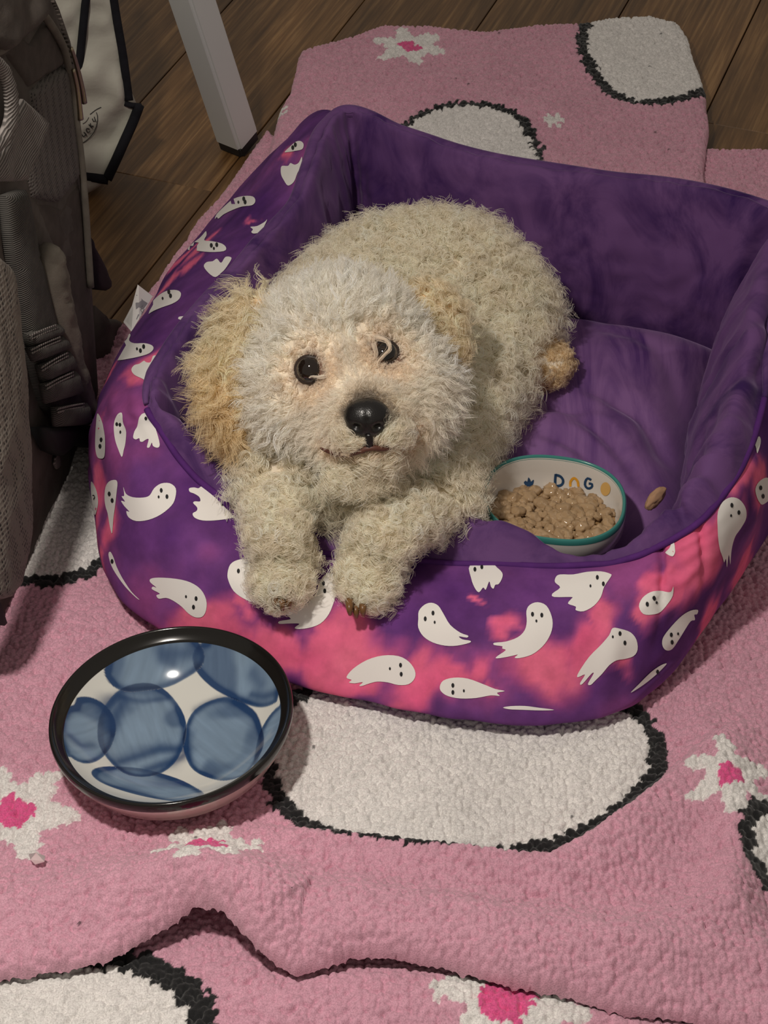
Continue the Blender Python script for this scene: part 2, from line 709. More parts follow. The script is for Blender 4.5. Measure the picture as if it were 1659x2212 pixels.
def zC(Q):
    z = .010 + .0018 * fbm(np.c_[Q * 14, Q[:, :1] * 0], 51)
    z = z + gauss_ridge(Q, plan([(560, 2150), (900, 2150), (1300, 2230)], ZB), [.006, .012, .006], .03, .03)
    return z


fleece_layer('lower_layer', outC, zC, .00125, .008, blanket)

outB = plan([(652, 108), (735, 80), (832, 50), (930, 50), (1050, 62), (1160, 52), (1250, 50), (1330, 36), (1408, 30), (1465, 42), (1492, 78), (1515, 150), (1535, 240), (1530, 330), (1518, 420), (1450, 640), (1000, 640), (560, 420), (596, 262), (628, 170)], .026)


def zB_(Q):
    z = .027 + .003 * fbm(np.c_[Q * 10, Q[:, :1] * 0], 61)
    z = z + gauss_ridge(Q, plan([(700, 190), (900, 165), (1100, 200)], .03), [.0, .006, .0], .04, .03)
    z = z + gauss_ridge(Q, plan([(1100, 80), (1200, 105), (1330, 90)], .03), [.0, .006, .0], .02, .02)
    z = z + gauss_ridge(Q, plan([(880, 215), (1150, 235), (1420, 240)], .03), [.0, .006, .003], .05, .02)
    return z


bed_cut_b = plan([(800, 420), (1300, 520), (1500, 700), (600, 700), (600, 500)], .026)
fleece_layer('folded_layer', outB, zB_, .0014, .012, blanket, cut=bed_cut_b, zlow=.002)
# ------------------------------------------------------------------ pet bed
def velvet(name, light, dark, scale=(9, 9, 5), rot=(0, 0, .5)):
    m = new_mat(name, rough=.75)
    v = coords(m, scale, rot)
    n1 = noise_tex(m, v, 1.6, 5, .62, 1.2)
    v2 = coords(m, (3, 3, 3))
    n2 = noise_tex(m, v2, 2.2, 3, .5, .5)
    c = ramp(m, n1, [(.36, dark), (.47, tuple(.55 * a + .45 * b for a, b in zip(dark, light))), (.60, light)])
    c2 = mixc(m, ramp(m, n2, [(.44, (0, 0, 0)), (.64, (.45, .45, .45))]), c, light)
    lk(m, c2, bsdf(m).inputs['Base Color'])
    bsdf(m).inputs['Sheen Weight'].default_value = .3
    bsdf(m).inputs['Sheen Roughness'].default_value = .35
    bsdf(m).inputs['Sheen Tint'].default_value = (.75, .55, .9, 1)
    bsdf(m).inputs['Specular IOR Level'].default_value = .15
    v3 = coords(m)
    bump(m, noise_tex(m, v3, 1400, 2), .25, .0004)
    return m


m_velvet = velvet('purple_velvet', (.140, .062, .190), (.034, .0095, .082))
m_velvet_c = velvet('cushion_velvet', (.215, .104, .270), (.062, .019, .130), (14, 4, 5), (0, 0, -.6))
m_print = new_mat('tie_dye_cotton', rough=.85)
bsdf(m_print).inputs['Specular IOR Level'].default_value = .2
pv = coords(m_print)
weave = noise_tex(m_print, pv, 1800, 2)
pm = nd(m_print, 'ShaderNodeMix', data_type='RGBA', blend_type='MULTIPLY')
pm.inputs[0].default_value = 1
lk(m_print, attr(m_print), pm.inputs[6])
lk(m_print, ramp(m_print, noise_tex(m_print, pv, 55, 4, .6), [(.3, (.8, .8, .8)), (.7, (1.12, 1.12, 1.12))]), pm.inputs[7])
lk(m_print, pm.outputs[2], bsdf(m_print).inputs['Base Color'])
bump(m_print, weave, .2, .0003)
m_ghost = new_mat('ghost_white_print', (.83, .80, .77), .85)
bump(m_ghost, noise_tex(m_ghost, coords(m_ghost), 1800, 2), .2, .0003)
m_gblack = new_mat('ghost_black_print', (.01, .01, .012), .8)

# stations round the rim: pixel + height of the seam, pixel + height of the widest bulge outside it
ST = [
    ((320, 882, .155), (196, 1000, .055)), ((385, 985, .140), (222, 1212, .050)), ((470, 1075, .122), (330, 1330, .045)),
    ((570, 1155, .104), (480, 1398, .042)), ((700, 1198, .092), (660, 1462, .040)), ((890, 1210, .090), (860, 1512, .038)),
    ((1080, 1220, .094), (1040, 1537, .038)), ((1260, 1222, .100), (1210, 1542, .038)), ((1375, 1202, .110), (1345, 1514, .038)),
    ((1462, 1163, .126), (1452, 1436, .040)), ((1535, 1105, .142), (1532, 1332, .042)), ((1607, 1000, .153), (1614, 1212, .044)),
    ((1648, 860, .160), (1692, 1085, .045)), ((1670, 700, .165), (1760, 900, .048)), ((1694, 560, .172), (1790, 720, .050)),
    ((1706, 478, .178), (1800, 560, .060)), ((1540, 420, .178), None), ((1300, 387, .178), None), ((1050, 347, .180), None),
    ((870, 288, .186), None), ((748, 246, .194), (682, 288, .085)), ((692, 297, .190), (576, 352, .065)), ((634, 440, .178), (462, 470, .058)),
    ((556, 535, .171), (370, 578, .057)), ((446, 654, .164), (298, 698, .056)), ((380, 738, .160), (237, 804, .056)), ((330, 818, .157), (203, 903, .056)),
]
NS = len(ST)
rim = np.array([U(*s[0]) for s in ST])
bed_c = np.array([rim[:, 0].mean(), rim[:, 1].mean()])


def out2(P):
    T = np.roll(P[:, :2], -1, 0) - np.roll(P[:, :2], 1, 0)
    N = np.stack([T[:, 1], -T[:, 0]], 1)
    N /= np.linalg.norm(N, axis=1)[:, None]
    s = np.sign(((P[:, :2] - bed_c) * N).sum(1))
    N = N * np.sign(s.sum())
    for _ in range(2):
        N = .25 * np.roll(N, 1, 0) + .5 * N + .25 * np.roll(N, -1, 0)
        N /= np.linalg.norm(N, axis=1)[:, None]
    return N


no = out2(rim)
bul = np.zeros_like(rim)
for k, (a, b) in enumerate(ST):
    if b is not None:
        bul[k] = U(*b)
    else:
        bul[k] = [*(rim[k, :2] + no[k] * .055), .075]
NU = 520
u_st = np.arange(NS)


def ring(P):
    return catmull(P, NU, closed=True)


def st(vals):
    """per-station scalar keyed as (station, value) pairs, closed"""
    ks = sorted(vals)
    x = [k for k, _ in ks] + [ks[0][0] + NS]
    y = [v for _, v in ks] + [ks[0][1]]
    return np.interp(np.arange(NS), x, y)


base = bul.copy()
inw = (bul[:, :2] - bed_c)
inw /= np.linalg.norm(inw, axis=1)[:, None]
base[:, :2] = bul[:, :2] - inw * .022
base[:, 2] = .016
low = bul.copy()
low[:, :2] = bul[:, :2] - inw * .004
low[:, 2] = .6 * .016 + .4 * bul[:, 2]
shoulder = .46 * bul + .54 * rim
puff = st([(0, .016), (2, .020), (5, .022), (8, .020), (9, .012), (11, .012), (14, .012), (18, .012), (22, .010), (25, .012)])
shoulder[:, :2] += no * puff[:, None] * .8
shoulder[:, 2] += puff * .75
near = .14 * bul + .86 * rim
near[:, :2] += no * (puff * .55)[:, None]
near[:, 2] += puff * .35
rings_o = [ring(base), ring(low), ring(bul), ring(shoulder), ring(near), ring(rim)]


def vloft(rings, nv):
    R = np.stack(rings, 0)
    m = len(rings)
    G = catmull(R.reshape(m, -1), nv).reshape(nv, NU, 3)
    return G.transpose(1, 0, 2)          # (NU, nv, 3)


NVO = 64
GO = vloft(rings_o, NVO)


def grid_normals(G):
    du = np.roll(G, -1, 0) - np.roll(G, 1, 0)
    dv = np.gradient(G, axis=1)
    n = np.cross(du, dv)
    n /= np.linalg.norm(n, axis=2)[..., None] + 1e-12
    return n


nO = grid_normals(GO)
mid = GO[:, NVO // 2]
sgn = np.sign(((mid[:, :2] - bed_c) * nO[:, NVO // 2, :2]).sum())
nO *= sgn
PF = GO.reshape(-1, 3)
tt = np.tile(np.linspace(0, 1, NVO), NU)
uu = np.repeat(np.linspace(0, NS, NU, endpoint=False), NVO)
env = np.sin(np.pi * np.clip(tt, 0, 1)) ** .6
disp = .0026 * fbm(PF * 13, 71) * env
disp += .0012 * noise3(np.c_[uu * 3.4, tt * 1.5, uu * 0], 72) * env
# gathers pulled towards the front right corner and the front left corner
for us, amp, fr in ((8.9, .0009, 30), (0.2, .0010, 20)):
    d = np.abs((uu - us + NS / 2) % NS - NS / 2)
    disp += amp * np.exp(-(d / .9) ** 2) * np.sin(fr * tt * 2.2 + 3.0 * d + 1.5 * noise3(np.c_[uu * 2, tt * 6, uu * 0], 73)) * env
# vertical seams at the corners
for us in (0.15, 8.55, 9.6, 15, 20):
    d = np.abs((uu - us + NS / 2) % NS - NS / 2)
    disp -= .0045 * np.exp(-(d / .10) ** 2) * smooth(tt, .45, .75)
PF = PF + nO.reshape(-1, 3) * disp[:, None]
GO = PF.reshape(NU, NVO, 3)

# colour: purple mottle with pink dye clouds
m1 = fbm(PF * 16 + 3, 81, 4)
m2 = fbm(PF * 34 + 9, 82, 3)
base_c = np.array([.075, .018, .140]) + np.clip(.5 + .9 * m1, 0, 1)[:, None] * np.array([.14, .050, .125])
base_c = base_c * (1 + .25 * m2)[:, None]
pink = np.zeros(len(PF))
BL = [(745, 1365, 75), (715, 1435, 80), (800, 1425, 55), (690, 1320, 26), (905, 1492, 60), (965, 1482, 45), (1045, 1462, 55), (1175, 1425, 75), (1250, 1370, 62), (1305, 1308, 60), (1095, 1318, 30),
      (1125, 1388, 40), (1020, 1290, 16), (1440, 1262, 46), (1505, 1205, 85), (1560, 1165, 60), (1640, 1065, 62), (1425, 1285, 30), (1530, 1335, 55), (1605, 1225, 62), (1642, 1000, 40),
      (1085, 1520, 36), (615, 1420, 62), (560, 1396, 60), (480, 1342, 60), (530, 1300, 36), (430, 1372, 50), (215, 915, 40), (214, 1035, 50), (238, 1120, 42), (208, 1108, 40), (242, 800, 36),
      (305, 792, 44), (222, 1180, 22), (350, 590, 46), (392, 556, 30), (365, 610, 34), (612, 340, 30), (440, 525, 36), (472, 500, 22), (545, 480, 16), (402, 582, 30), (1340, 1395, 40), (1600, 1040, 50)]
bvO = bvh_of(PF, loft_faces(NU, NVO))
warp = np.stack([fbm(PF * 22, 83), fbm(PF * 22, 84), fbm(PF * 22, 85)], 1) * .030 + np.stack([fbm(PF * 60, 87), fbm(PF * 60, 88), fbm(PF * 60, 89)], 1) * .009
for a, b, r in BL:
    l, n = hit(bvO, a, b)
    if l is None:
        continue
    R3 = r * depth_of(l) / F * (1.45 if a < 480 else 1.12)
    dd = np.linalg.norm(PF + warp - l, axis=1)
    pink = np.maximum(pink, smooth(dd, R3 * 1.35, R3 * .55))
# the same dye goes on round the back
pink = np.maximum(pink, smooth(fbm(PF * 9 + 5, 86), .18, .42) * ((uu > 12.5) & (uu < 20.3)))
pink = np.maximum(pink, .30 * smooth(m1, .05, .5))
pc = np.array([.84, .15, .29]) + np.clip(m2, -1, 1)[:, None] * np.array([.06, .05, .03])
mag = np.array([.38, .075, .25])
k = pink[:, None]
colO = np.where(k < .5, base_c * (1 - 2 * k) + mag * 2 * k, mag * (2 - 2 * k) + pc * (2 * k - 1))

bed = thing('dog_bed', 'purple plush dog bed with white ghosts printed on its tie-dyed sides', 'dog bed', (bed_c[0], bed_c[1], .014))
cover = obj('outer_cover', PF, loft_faces(NU, NVO), m_print, bed, colors=colO)
cover['label'] = 'purple and pink tie-dyed outer cover with ghost print'

# ---- inner lining
cr_in = st([(0, .010), (2, .018), (4, .030), (5, .028), (6, .022), (7, .008), (8, .012), (9, .020), (11, .022), (15, .016), (20, .012), (24, .010)])
cr_up = st([(0, .006), (2, .010), (4, .018), (5, .022), (6, .020), (7, .001), (8, .006), (9, .010), (11, .010), (15, .006), (20, .004), (24, .005)])
md_in = st([(0, .030), (2, .042), (4, .046), (5, .038), (6, .026), (7, .016), (8, .022), (9, .032), (11, .040), (13, .044), (15, .042), (17, .034), (20, .030), (24, .026)])
bt_in = st([(0, .036), (4, .046), (5, .038), (6, .028), (7, .020), (8, .026), (9, .040), (11, .050), (13, .052), (15, .046), (17, .040), (20, .034), (24, .032)])
crest = rim.copy()
crest[:, :2] -= no * cr_in[:, None]
crest[:, 2] += cr_up
midr = rim.copy()
midr[:, :2] -= no * md_in[:, None]
midr[:, 2] = .055 + .50 * (rim[:, 2] - .055)
bot = rim.copy()
bot[:, :2] -= no * bt_in[:, None]
bot[:, 2] = .062
under = rim.copy()
under[:, :2] -= no * (bt_in * .9)[:, None]
under[:, 2] = .028
NVI = 60
GI = vloft([ring(rim), ring(crest), ring(midr), ring(bot), ring(under)], NVI)
nI = grid_normals(GI)
sg = np.sign(((GI[:, NVI // 2, :2] - bed_c) * nI[:, NVI // 2, :2]).sum())
nI *= -sg
PI_ = GI.reshape(-1, 3)
tI = np.tile(np.linspace(0, 1, NVI), NU)
uI = np.repeat(np.linspace(0, NS, NU, endpoint=False), NVI)
eI = np.sin(np.pi * np.clip(tI, 0, 1)) ** .5
dI = .0040 * fbm(PI_ * 14, 91) * eI
# soft cross folds of the stuffed bolster, stronger on the right-hand one
wr = np.exp(-((uI - 12) / 2.2) ** 2) + .35
w1 = noise3(np.c_[uI * 2.6, tI * 1.6, uI * 0], 92)
w2 = noise3(np.c_[uI * 4.4 + tI * 2.5, tI * 1.9, uI * 0 + 3], 97)
dI += .0042 * wr * (1 - 2 * np.abs(w1)) * eI + .0026 * wr * (1 - 2.4 * np.abs(w2)) * eI
w3 = fbm(np.c_[PI_ * 42], 98, 2)
dI += .0016 * (1 - 2.6 * np.abs(w3)) * eI
# dark crease under the piping
dI -= .0024 * np.exp(-((tI - .075) / .03) ** 2) * smooth(uI, 11.5, 13)
for us in (0.1, 9.4, 15.1, 20.0):
    d = np.abs((uI - us + NS / 2) % NS - NS / 2)
    dI -= .010 * np.exp(-(d / .16) ** 2) * smooth(tI, .0, .35)
PI_ = PI_ + nI.reshape(-1, 3) * dI[:, None]
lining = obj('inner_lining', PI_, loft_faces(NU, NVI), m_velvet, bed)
lining['label'] = 'plain purple velvet inner wall'

# ---- seam roll along the rim: velvet at the sides and back, printed cotton at the front
rr = ring(rim)
ur = np.linspace(0, NS, NU, endpoint=False)
rr = rr + np.stack([.0012 * noise3(np.c_[ur * 2, ur * 0, ur * 0], 93), .0012 * noise3(np.c_[ur * 2, ur * 0 + 4, ur * 0], 94), .001 * noise3(np.c_[ur * 2, ur * 0 + 7, ur * 0], 95)], 1)
i0 = int(12.0 / NS * NU)
seg = rr[i0:]
seg = seg + np.array([0, 0, .0025])
Vt, Ft = tube(seg, .0062 * np.minimum(1, .35 + np.minimum(np.arange(len(seg)), np.arange(len(seg))[::-1]) / 30), 10)
obj('rim_piping', Vt, Ft, m_velvet, bed)
seg2 = np.concatenate([rr[:i0 + 3]])
Vt, Ft = tube(seg2, .0028, 8)
fp = obj('front_seam_roll', Vt, Ft, m_print, bed, colors=np.tile([.09, .022, .16], (len(Vt), 1)))

# ---- seat cushion
inner = ring(bot)
cen = inner[:, :2].mean(0)
NR = 70
s = np.linspace(0, 1, NR)
Vc = np.zeros((NU, NR, 3))
for j in range(NR):
    Vc[:, j, :2] = cen + (inner[:, :2] - cen) * (s[j] * 1.04)
Pq = Vc.reshape(-1, 3)
sj = np.tile(s, NU)
hz = .030 + .064 * (1 - sj ** 5.0) ** .9
xy = Pq[:, :2]
hz += .005 * fbm(np.c_[xy * 9, xy[:, :1] * 0], 96) * (1 - sj ** 4)
hz += .0016 * (1 - 2.6 * np.abs(fbm(np.c_[xy @ np.array([[.8, -.6], [.6, .8]]) * [16, 44], xy[:, :1] * 0], 99, 2))) * (1 - sj ** 6)
# long soft creases from the middle towards the right and front
fold = [([(1060, 900), (1200, 870), (1330, 940), (1420, 1040)], -.011, .012), ([(1240, 830), (1380, 870), (1450, 960)], -.010, .010),
        ([(1130, 930), (1260, 960), (1370, 1060)], -.009, .009), ([(1235, 690), (1330, 700), (1440, 760), (1480, 860)], -.004, .010),
        ([(1020, 960), (1090, 930), (1180, 985)], -.004, .010), ([(1160, 890), (1300, 900), (1400, 1000)], .006, .008)]
for l, a, w in fold:
    d, t, _ = line_dist(xy, plan(catmull(l, 16), .09))
    hz += a * np.exp(-(d / w) ** 2) * (1 - np.abs(2 * t - 1) ** 3)
# sag under the weight of the dog and the bowl
g = U(900, 760, .07)[:2]
hz -= .006 * np.exp(-(((xy - g) / [.09, .08]) ** 2).sum(1))
fd = (xy - U(1198, 1076, .100)[:2] - [0, -.012]) / [.074, .072]
hz -= .046 * np.exp(-(fd ** 2).sum(1) ** 2)
Pq[:, 2] = hz
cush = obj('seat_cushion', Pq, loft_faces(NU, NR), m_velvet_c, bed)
bvC = bvh_of(Pq, loft_faces(NU, NR))
bvI = bvh_of(PI_, loft_faces(NU, NVI))
# hidden underside of the bed
ub = ring(base)
Vb = np.concatenate([ub, [[*bed_c, .016]]])
obj('underside', Vb, [(i, (i + 1) % NU, NU) for i in range(NU)], m_velvet, bed)


# ---- ghosts printed on the cover: outlines and faces
def Z(o, s, pts):
    return [(o[0] + x / s, o[1] + y / s) for x, y in pts]


GA, GB, GC, GD, GE = ((180, 880), 2.676), ((0, 600), 3.16), ((180, 220), 2.765), ((700, 1130), 2.676), ((1150, 1050), 3.259)
GH = [
    (GA, [(235, 460), (250, 500), (290, 520), (350, 522), (385, 510), (410, 470), (450, 442), (500, 440), (535, 470), (532, 525), (510, 570), (450, 620), (380, 650), (310, 657), (265, 635), (252, 600), (270, 603), (240, 570), (222, 540), (245, 545), (225, 515), (240, 510)], [(452, 482), (485, 518), (437, 520)]),
    (GA, [(345, 35), (375, 35), (400, 75), (425, 140), (442, 215), (430, 235), (405, 225), (398, 205), (385, 232), (370, 230), (380, 185), (360, 190), (345, 200), (330, 198), (325, 180), (305, 187), (290, 175), (298, 140), (315, 110), (325, 60)], [(363, 68)]),
    (GA, [(612, 470), (640, 465), (665, 470), (690, 462), (760, 522), (830, 592), (866, 632), (840, 645), (760, 655), (690, 655), (645, 640), (632, 615), (655, 600), (658, 580), (635, 555), (645, 545), (675, 545), (670, 520), (640, 500), (615, 490)], [(800, 560)]),
    (GA, [(392, 990), (440, 983), (540, 990), (620, 1010), (680, 1050), (712, 1110), (712, 1170), (690, 1208), (650, 1212), (610, 1190), (570, 1150), (520, 1115), (480, 1100), (440, 1105), (425, 1085), (445, 1075), (400, 1050), (405, 1035), (425, 1040), (390, 1010)], [(655, 1103), (640, 1152), (597, 1092)]),
    (GA, [(835, 960), (850, 910), (890, 885), (940, 885), (1000, 950), (1040, 1060), (1070, 1140), (1010, 1135), (930, 1105), (870, 1060), (840, 1000)], [(897, 948)]),
    (GA, [(1430, 960), (1390, 975), (1365, 1020), (1345, 1080), (1300, 1130), (1250, 1155), (1195, 1160), (1170, 1190), (1195, 1215), (1195, 1225), (1135, 1235), (1135, 1250), (1200, 1248), (1250, 1250), (1225, 1270), (1235, 1280), (1300, 1275), (1370, 1250), (1420, 1195), (1450, 1120), (1470, 1040), (1460, 980)], [(1388, 1022), (1395, 1065)]),
    (GB, [(960, 300), (985, 240), (1030, 180), (1090, 120), (1150, 90), (1210, 88), (1238, 110), (1225, 150), (1180, 180), (1110, 205), (1050, 230), (1005, 260), (985, 285), (970, 280)], [(1157, 100), (1168, 128), (1115, 145)]),
    (GB, [(885, 385), (895, 395), (885, 430), (920, 450), (990, 450), (1040, 465), (1050, 490), (1020, 520), (960, 540), (890, 555), (820, 565), (788, 560), (802, 510), (842, 450), (870, 420)], [(985, 475), (963, 503), (940, 490)]),
    (GB, [(900, 630), (920, 600), (955, 590), (985, 570), (1000, 580), (1030, 580), (1045, 540), (1065, 535), (1080, 555), (1105, 545), (1105, 580), (1080, 610), (1050, 640), (1020, 660), (1005, 705), (970, 690), (920, 665)], []),
    (GB, [(1225, 270), (1260, 265), (1300, 255), (1320, 230), (1335, 235), (1310, 280), (1270, 305), (1240, 320), (1225, 310), (1245, 295), (1220, 285)], []),
    (GB, [(668, 930), (685, 945), (705, 1000), (720, 1080), (722, 1170), (715, 1225), (690, 1235), (667, 1220), (655, 1160), (655, 1080), (660, 1000)], [(690, 1150), (698, 1105)]),
    (GB, [(780, 1040), (785, 980), (805, 935), (835, 925), (842, 980), (855, 1020), (865, 1060), (860, 1130), (848, 1180), (835, 1225), (810, 1170), (790, 1110)], [(803, 1000), (825, 1003), (827, 1058)]),
    (GB, [(718, 1500), (725, 1430), (750, 1390), (790, 1380), (806, 1400), (800, 1470), (790, 1560), (778, 1650), (770, 1745), (755, 1700), (740, 1610), (725, 1560)], [(753, 1475), (773, 1520)]),
    (GB, [(625, 1395), (642, 1405), (665, 1460), (675, 1530), (665, 1590), (650, 1620), (637, 1560), (626, 1480)], [(645, 1497)]),
    (GB, [(745, 1890), (758, 1870), (780, 1910), (800, 1970), (840, 2050), (900, 2140), (955, 2195), (930, 2180), (865, 2115), (805, 2035), (765, 1965)], [(772, 1935)]),
    (GC, [(1205, 302), (1235, 272), (1270, 242), (1300, 237), (1318, 255), (1310, 285), (1270, 295), (1230, 302)], [(1270, 260), (1255, 277)]),
    (GC, [(1182, 405), (1190, 385), (1225, 385), (1240, 368), (1265, 378), (1290, 365), (1308, 330), (1305, 380), (1280, 430), (1260, 480), (1225, 503), (1200, 470), (1185, 440)], []),
    (GC, [(788, 703), (800, 672), (850, 622), (900, 582), (960, 565), (1015, 568), (1030, 595), (1010, 620), (950, 628), (890, 650), (840, 675), (810, 700), (800, 690)], [(962, 583), (970, 602), (930, 603)]),
    (GC, [(1000, 750), (1040, 745), (1085, 720), (1100, 705), (1085, 740), (1060, 780), (1020, 790), (1005, 780), (1015, 765)], []),
    (GC, [(735, 775), (738, 800), (725, 830), (770, 835), (830, 850), (855, 875), (840, 895), (760, 900), (680, 892), (626, 885), (652, 850), (692, 820), (715, 797)], [(768, 862), (800, 858), (783, 880)]),
    (GC, [(722, 985), (740, 960), (775, 955), (800, 940), (825, 965), (850, 930), (880, 930), (885, 945), (850, 1000), (825, 1025), (790, 1050), (750, 1025)], []),
    (GD, [(545, 555), (548, 510), (580, 475), (620, 463), (660, 480), (690, 525), (730, 590), (790, 635), (832, 650), (825, 662), (780, 655), (800, 672), (845, 680), (840, 692), (770, 708), (700, 708), (630, 690), (575, 655), (545, 605)], [(585, 555), (630, 523), (640, 575)]),
    (GD, [(1170, 510), (1190, 475), (1235, 460), (1285, 480), (1315, 540), (1320, 600), (1300, 660), (1260, 715), (1200, 760), (1130, 780), (1102, 777), (1120, 760), (1075, 770), (1000, 782), (1000, 770), (1050, 735), (1030, 725), (1030, 712), (985, 705), (985, 692), (1050, 685), (1120, 660), (1160, 620), (1172, 570)], [(1205, 530), (1258, 535), (1227, 568)]),
    (GD, [(845, 245), (970, 242), (1000, 260), (1030, 290), (1030, 320), (1010, 355), (990, 360), (980, 382), (965, 370), (955, 340), (935, 388), (920, 375), (895, 403), (870, 375), (850, 320)], [(912, 258), (872, 272)]),
    (GD, [(1340, 315), (1365, 300), (1440, 300), (1520, 285), (1600, 282), (1655, 296), (1659, 312), (1620, 370), (1600, 430), (1560, 480), (1500, 512), (1455, 505), (1455, 485), (1410, 468), (1430, 440), (1430, 430), (1330, 430), (1320, 410), (1365, 375), (1335, 345)], [(1580, 318), (1615, 355), (1540, 367)]),
    (GD, [(130, 890), (170, 840), (250, 790), (340, 765), (430, 768), (490, 800), (525, 850), (525, 895), (490, 930), (430, 935), (370, 920), (310, 915), (265, 925), (220, 940), (205, 938), (225, 918), (180, 925), (145, 920), (160, 905)], [(443, 820), (447, 872), (382, 840)]),
    (GD, [(670, 945), (690, 910), (750, 893), (830, 898), (920, 930), (990, 958), (1045, 970), (1000, 980), (1015, 998), (965, 995), (880, 1010), (790, 1013), (720, 1000), (680, 975)], [(745, 937), (745, 977), (808, 968)]),
    (GD, [(1035, 1065), (1080, 1057), (1160, 1056), (1240, 1066), (1330, 1078), (1260, 1082), (1140, 1078), (1070, 1075)], []),
    (GE, [(1300, 210), (1315, 150), (1345, 105), (1395, 80), (1450, 92), (1490, 140), (1503, 190), (1495, 240), (1460, 300), (1425, 350), (1405, 410), (1395, 470), (1388, 550), (1378, 480), (1365, 570), (1358, 510), (1345, 535), (1335, 500), (1315, 440), (1303, 350)], [(1398, 135), (1447, 185), (1392, 207)]),
    (GE, [(1565, 20), (1590, -30), (1640, -60), (1690, -40), (1700, 20), (1680, 80), (1620, 128), (1595, 115), (1575, 75)], [(1600, 12), (1617, 70)]),
    (GE, [(750, 850), (775, 790), (830, 750), (900, 738), (950, 745), (975, 740), (990, 705), (985, 770), (950, 830), (900, 885), (840, 905), (780, 900)], [(853, 790), (806, 832), (868, 820)]),
    (GE, [(910, 1090), (925, 1050), (980, 980), (1050, 910), (1110, 875), (1160, 870), (1155, 900), (1135, 905), (1140, 940), (1110, 950), (1070, 1010), (1020, 1090), (980, 1145), (940, 1155), (915, 1130)], [(972, 1045), (978, 1097), (1020, 1038)]),
    (GE, [(565, 1000), (620, 1005), (690, 1030), (730, 1080), (738, 1150), (710, 1195), (650, 1215), (590, 1225), (540, 1260), (490, 1320), (440, 1370), (410, 1398), (390, 1390), (430, 1320), (415, 1320), (350, 1393), (335, 1385), (370, 1325), (318, 1345), (325, 1310), (400, 1200), (480, 1120), (540, 1050)], [(613, 1037), (647, 1102), (565, 1060)]),
    (GE, [(690, 1452), (740, 1398), (830, 1308), (900, 1260), (940, 1247), (925, 1270), (868, 1326), (780, 1396)], [(875, 1305)]),
    (GE, [(940, 470), (965, 440), (985, 390), (1000, 405), (1005, 460), (985, 495)], []),
    (GE, [(1565 / 1, -300), (1585, -345), (1600, -340), (1602, -300), (1580, -230), (1572, -260)], []),
]
for (o_, s_), pts, eyes in GH:
    P2 = catmull(np.array(Z(o_, s_, pts)), len(pts) * 3, closed=True)
    polys, idx = [P2], [0]
    for q, e in enumerate(eyes):
        (ex, ey), = Z(o_, s_, [e])
        r = 5.2 if q < 2 else 3.4
        a = np.linspace(0, 2 * math.pi, 9, endpoint=False)
        el = np.stack([ex + r * .62 * np.cos(a), ey + r * np.sin(a)], 1)
        polys.append(el)
        idx.append(1)
    gme = decal('ghost_print', polys, bvO, .0006, [m_ghost, m_gblack], cover, step=8.0, idx=idx)

# ---- folded care tag sewn to the left side
m_tag = new_mat('tag_satin', (.74, .72, .70), .6)
m_ink = new_mat('tag_ink', (.25, .24, .26), .7)
tp = [(300, 617), (330, 640), (300, 690), (284, 716), (269, 698), (288, 662)]
tz = [.075, .062, .058, .052, .050, .064]
Vt = np.array([U(a, b, z) for (a, b), z in zip(tp, tz)])
Vt2 = Vt + np.array([-.0012, .0012, .0004])
V_ = np.concatenate([Vt, Vt2])
Fq = [(0, 1, 2, 5), (5, 2, 3, 4), (11, 8, 7, 6), (10, 9, 8, 11)] + [(i, (i + 1) % 6, 6 + (i + 1) % 6, 6 + i) for i in range(6)]
ctag = obj('care_tag', V_, Fq, m_tag, bed, smoothed=False)
bvT = bvh_of(Vt, [(0, 1, 2), (0, 2, 5), (5, 2, 3), (5, 3, 4)])
decal('tag_print', [ribbon_poly(Z(GC[0], GC[1], l), 1.6) for l in ([(352, 1215), (340, 1245), (352, 1262)], [(362, 1238), (345, 1270)], [(330, 1270), (318, 1300)], [(318, 1155), (352, 1185)])] + [[(293, 655), (307, 648), (318, 655), (308, 668), (294, 668)]], bvT, .0005, m_ink, ctag, step=4)
# ------------------------------------------------------------------ dog
m_skin = new_mat('dog_undercoat', (.80, .70, .56), .9)
m_earskin = new_mat('ear_undercoat', (.70, .50, .30), .9)
m_fur = new_mat('curly_fur', rough=.55)
fcol = attr(m_fur)
lk(m_fur, fcol, bsdf(m_fur).inputs['Base Color'])
bsdf(m_fur).inputs['Specular IOR Level'].default_value = .35
hb = nd(m_fur, 'ShaderNodeBsdfHairPrincipled')
hb.model = 'CHIANG'
hb.parametrization = 'COLOR'
gm = nd(m_fur, 'ShaderNodeGamma')
gm.inputs[1].default_value = 2.6
lk(m_fur, fcol, gm.inputs[0])
lk(m_fur, gm.outputs[0], hb.inputs['Color'])
hb.inputs['Roughness'].default_value = .45
hb.inputs['Radial Roughness'].default_value = .6
hb.inputs['Coat'].default_value = 0.0
mx_ = nd(m_fur, 'ShaderNodeMixShader')
mx_.inputs[0].default_value = .52
lk(m_fur, bsdf(m_fur).outputs[0], mx_.inputs[1])
lk(m_fur, hb.outputs[0], mx_.inputs[2])
lk(m_fur, mx_.outputs[0], m_fur.node_tree.nodes['Material Output'].inputs['Surface'])
m_eye = new_mat('eye_dark_brown', (.012, .007, .005), .06)
bsdf(m_eye).inputs['Coat Weight'].default_value = .6
m_lid = new_mat('eyelid_skin', (.030, .018, .014), .55)
m_nose = new_mat('nose_leather', (.010, .009, .009), .32)
nv_ = nd(m_nose, 'ShaderNodeTexVoronoi')
nv_.inputs['Scale'].default_value = 900
lk(m_nose, coords(m_nose), nv_.inputs['Vector'])
bump(m_nose, nv_.outputs['Distance'], .25, .0005)
m_mouth = new_mat('lip_skin', (.10, .035, .022), .5)
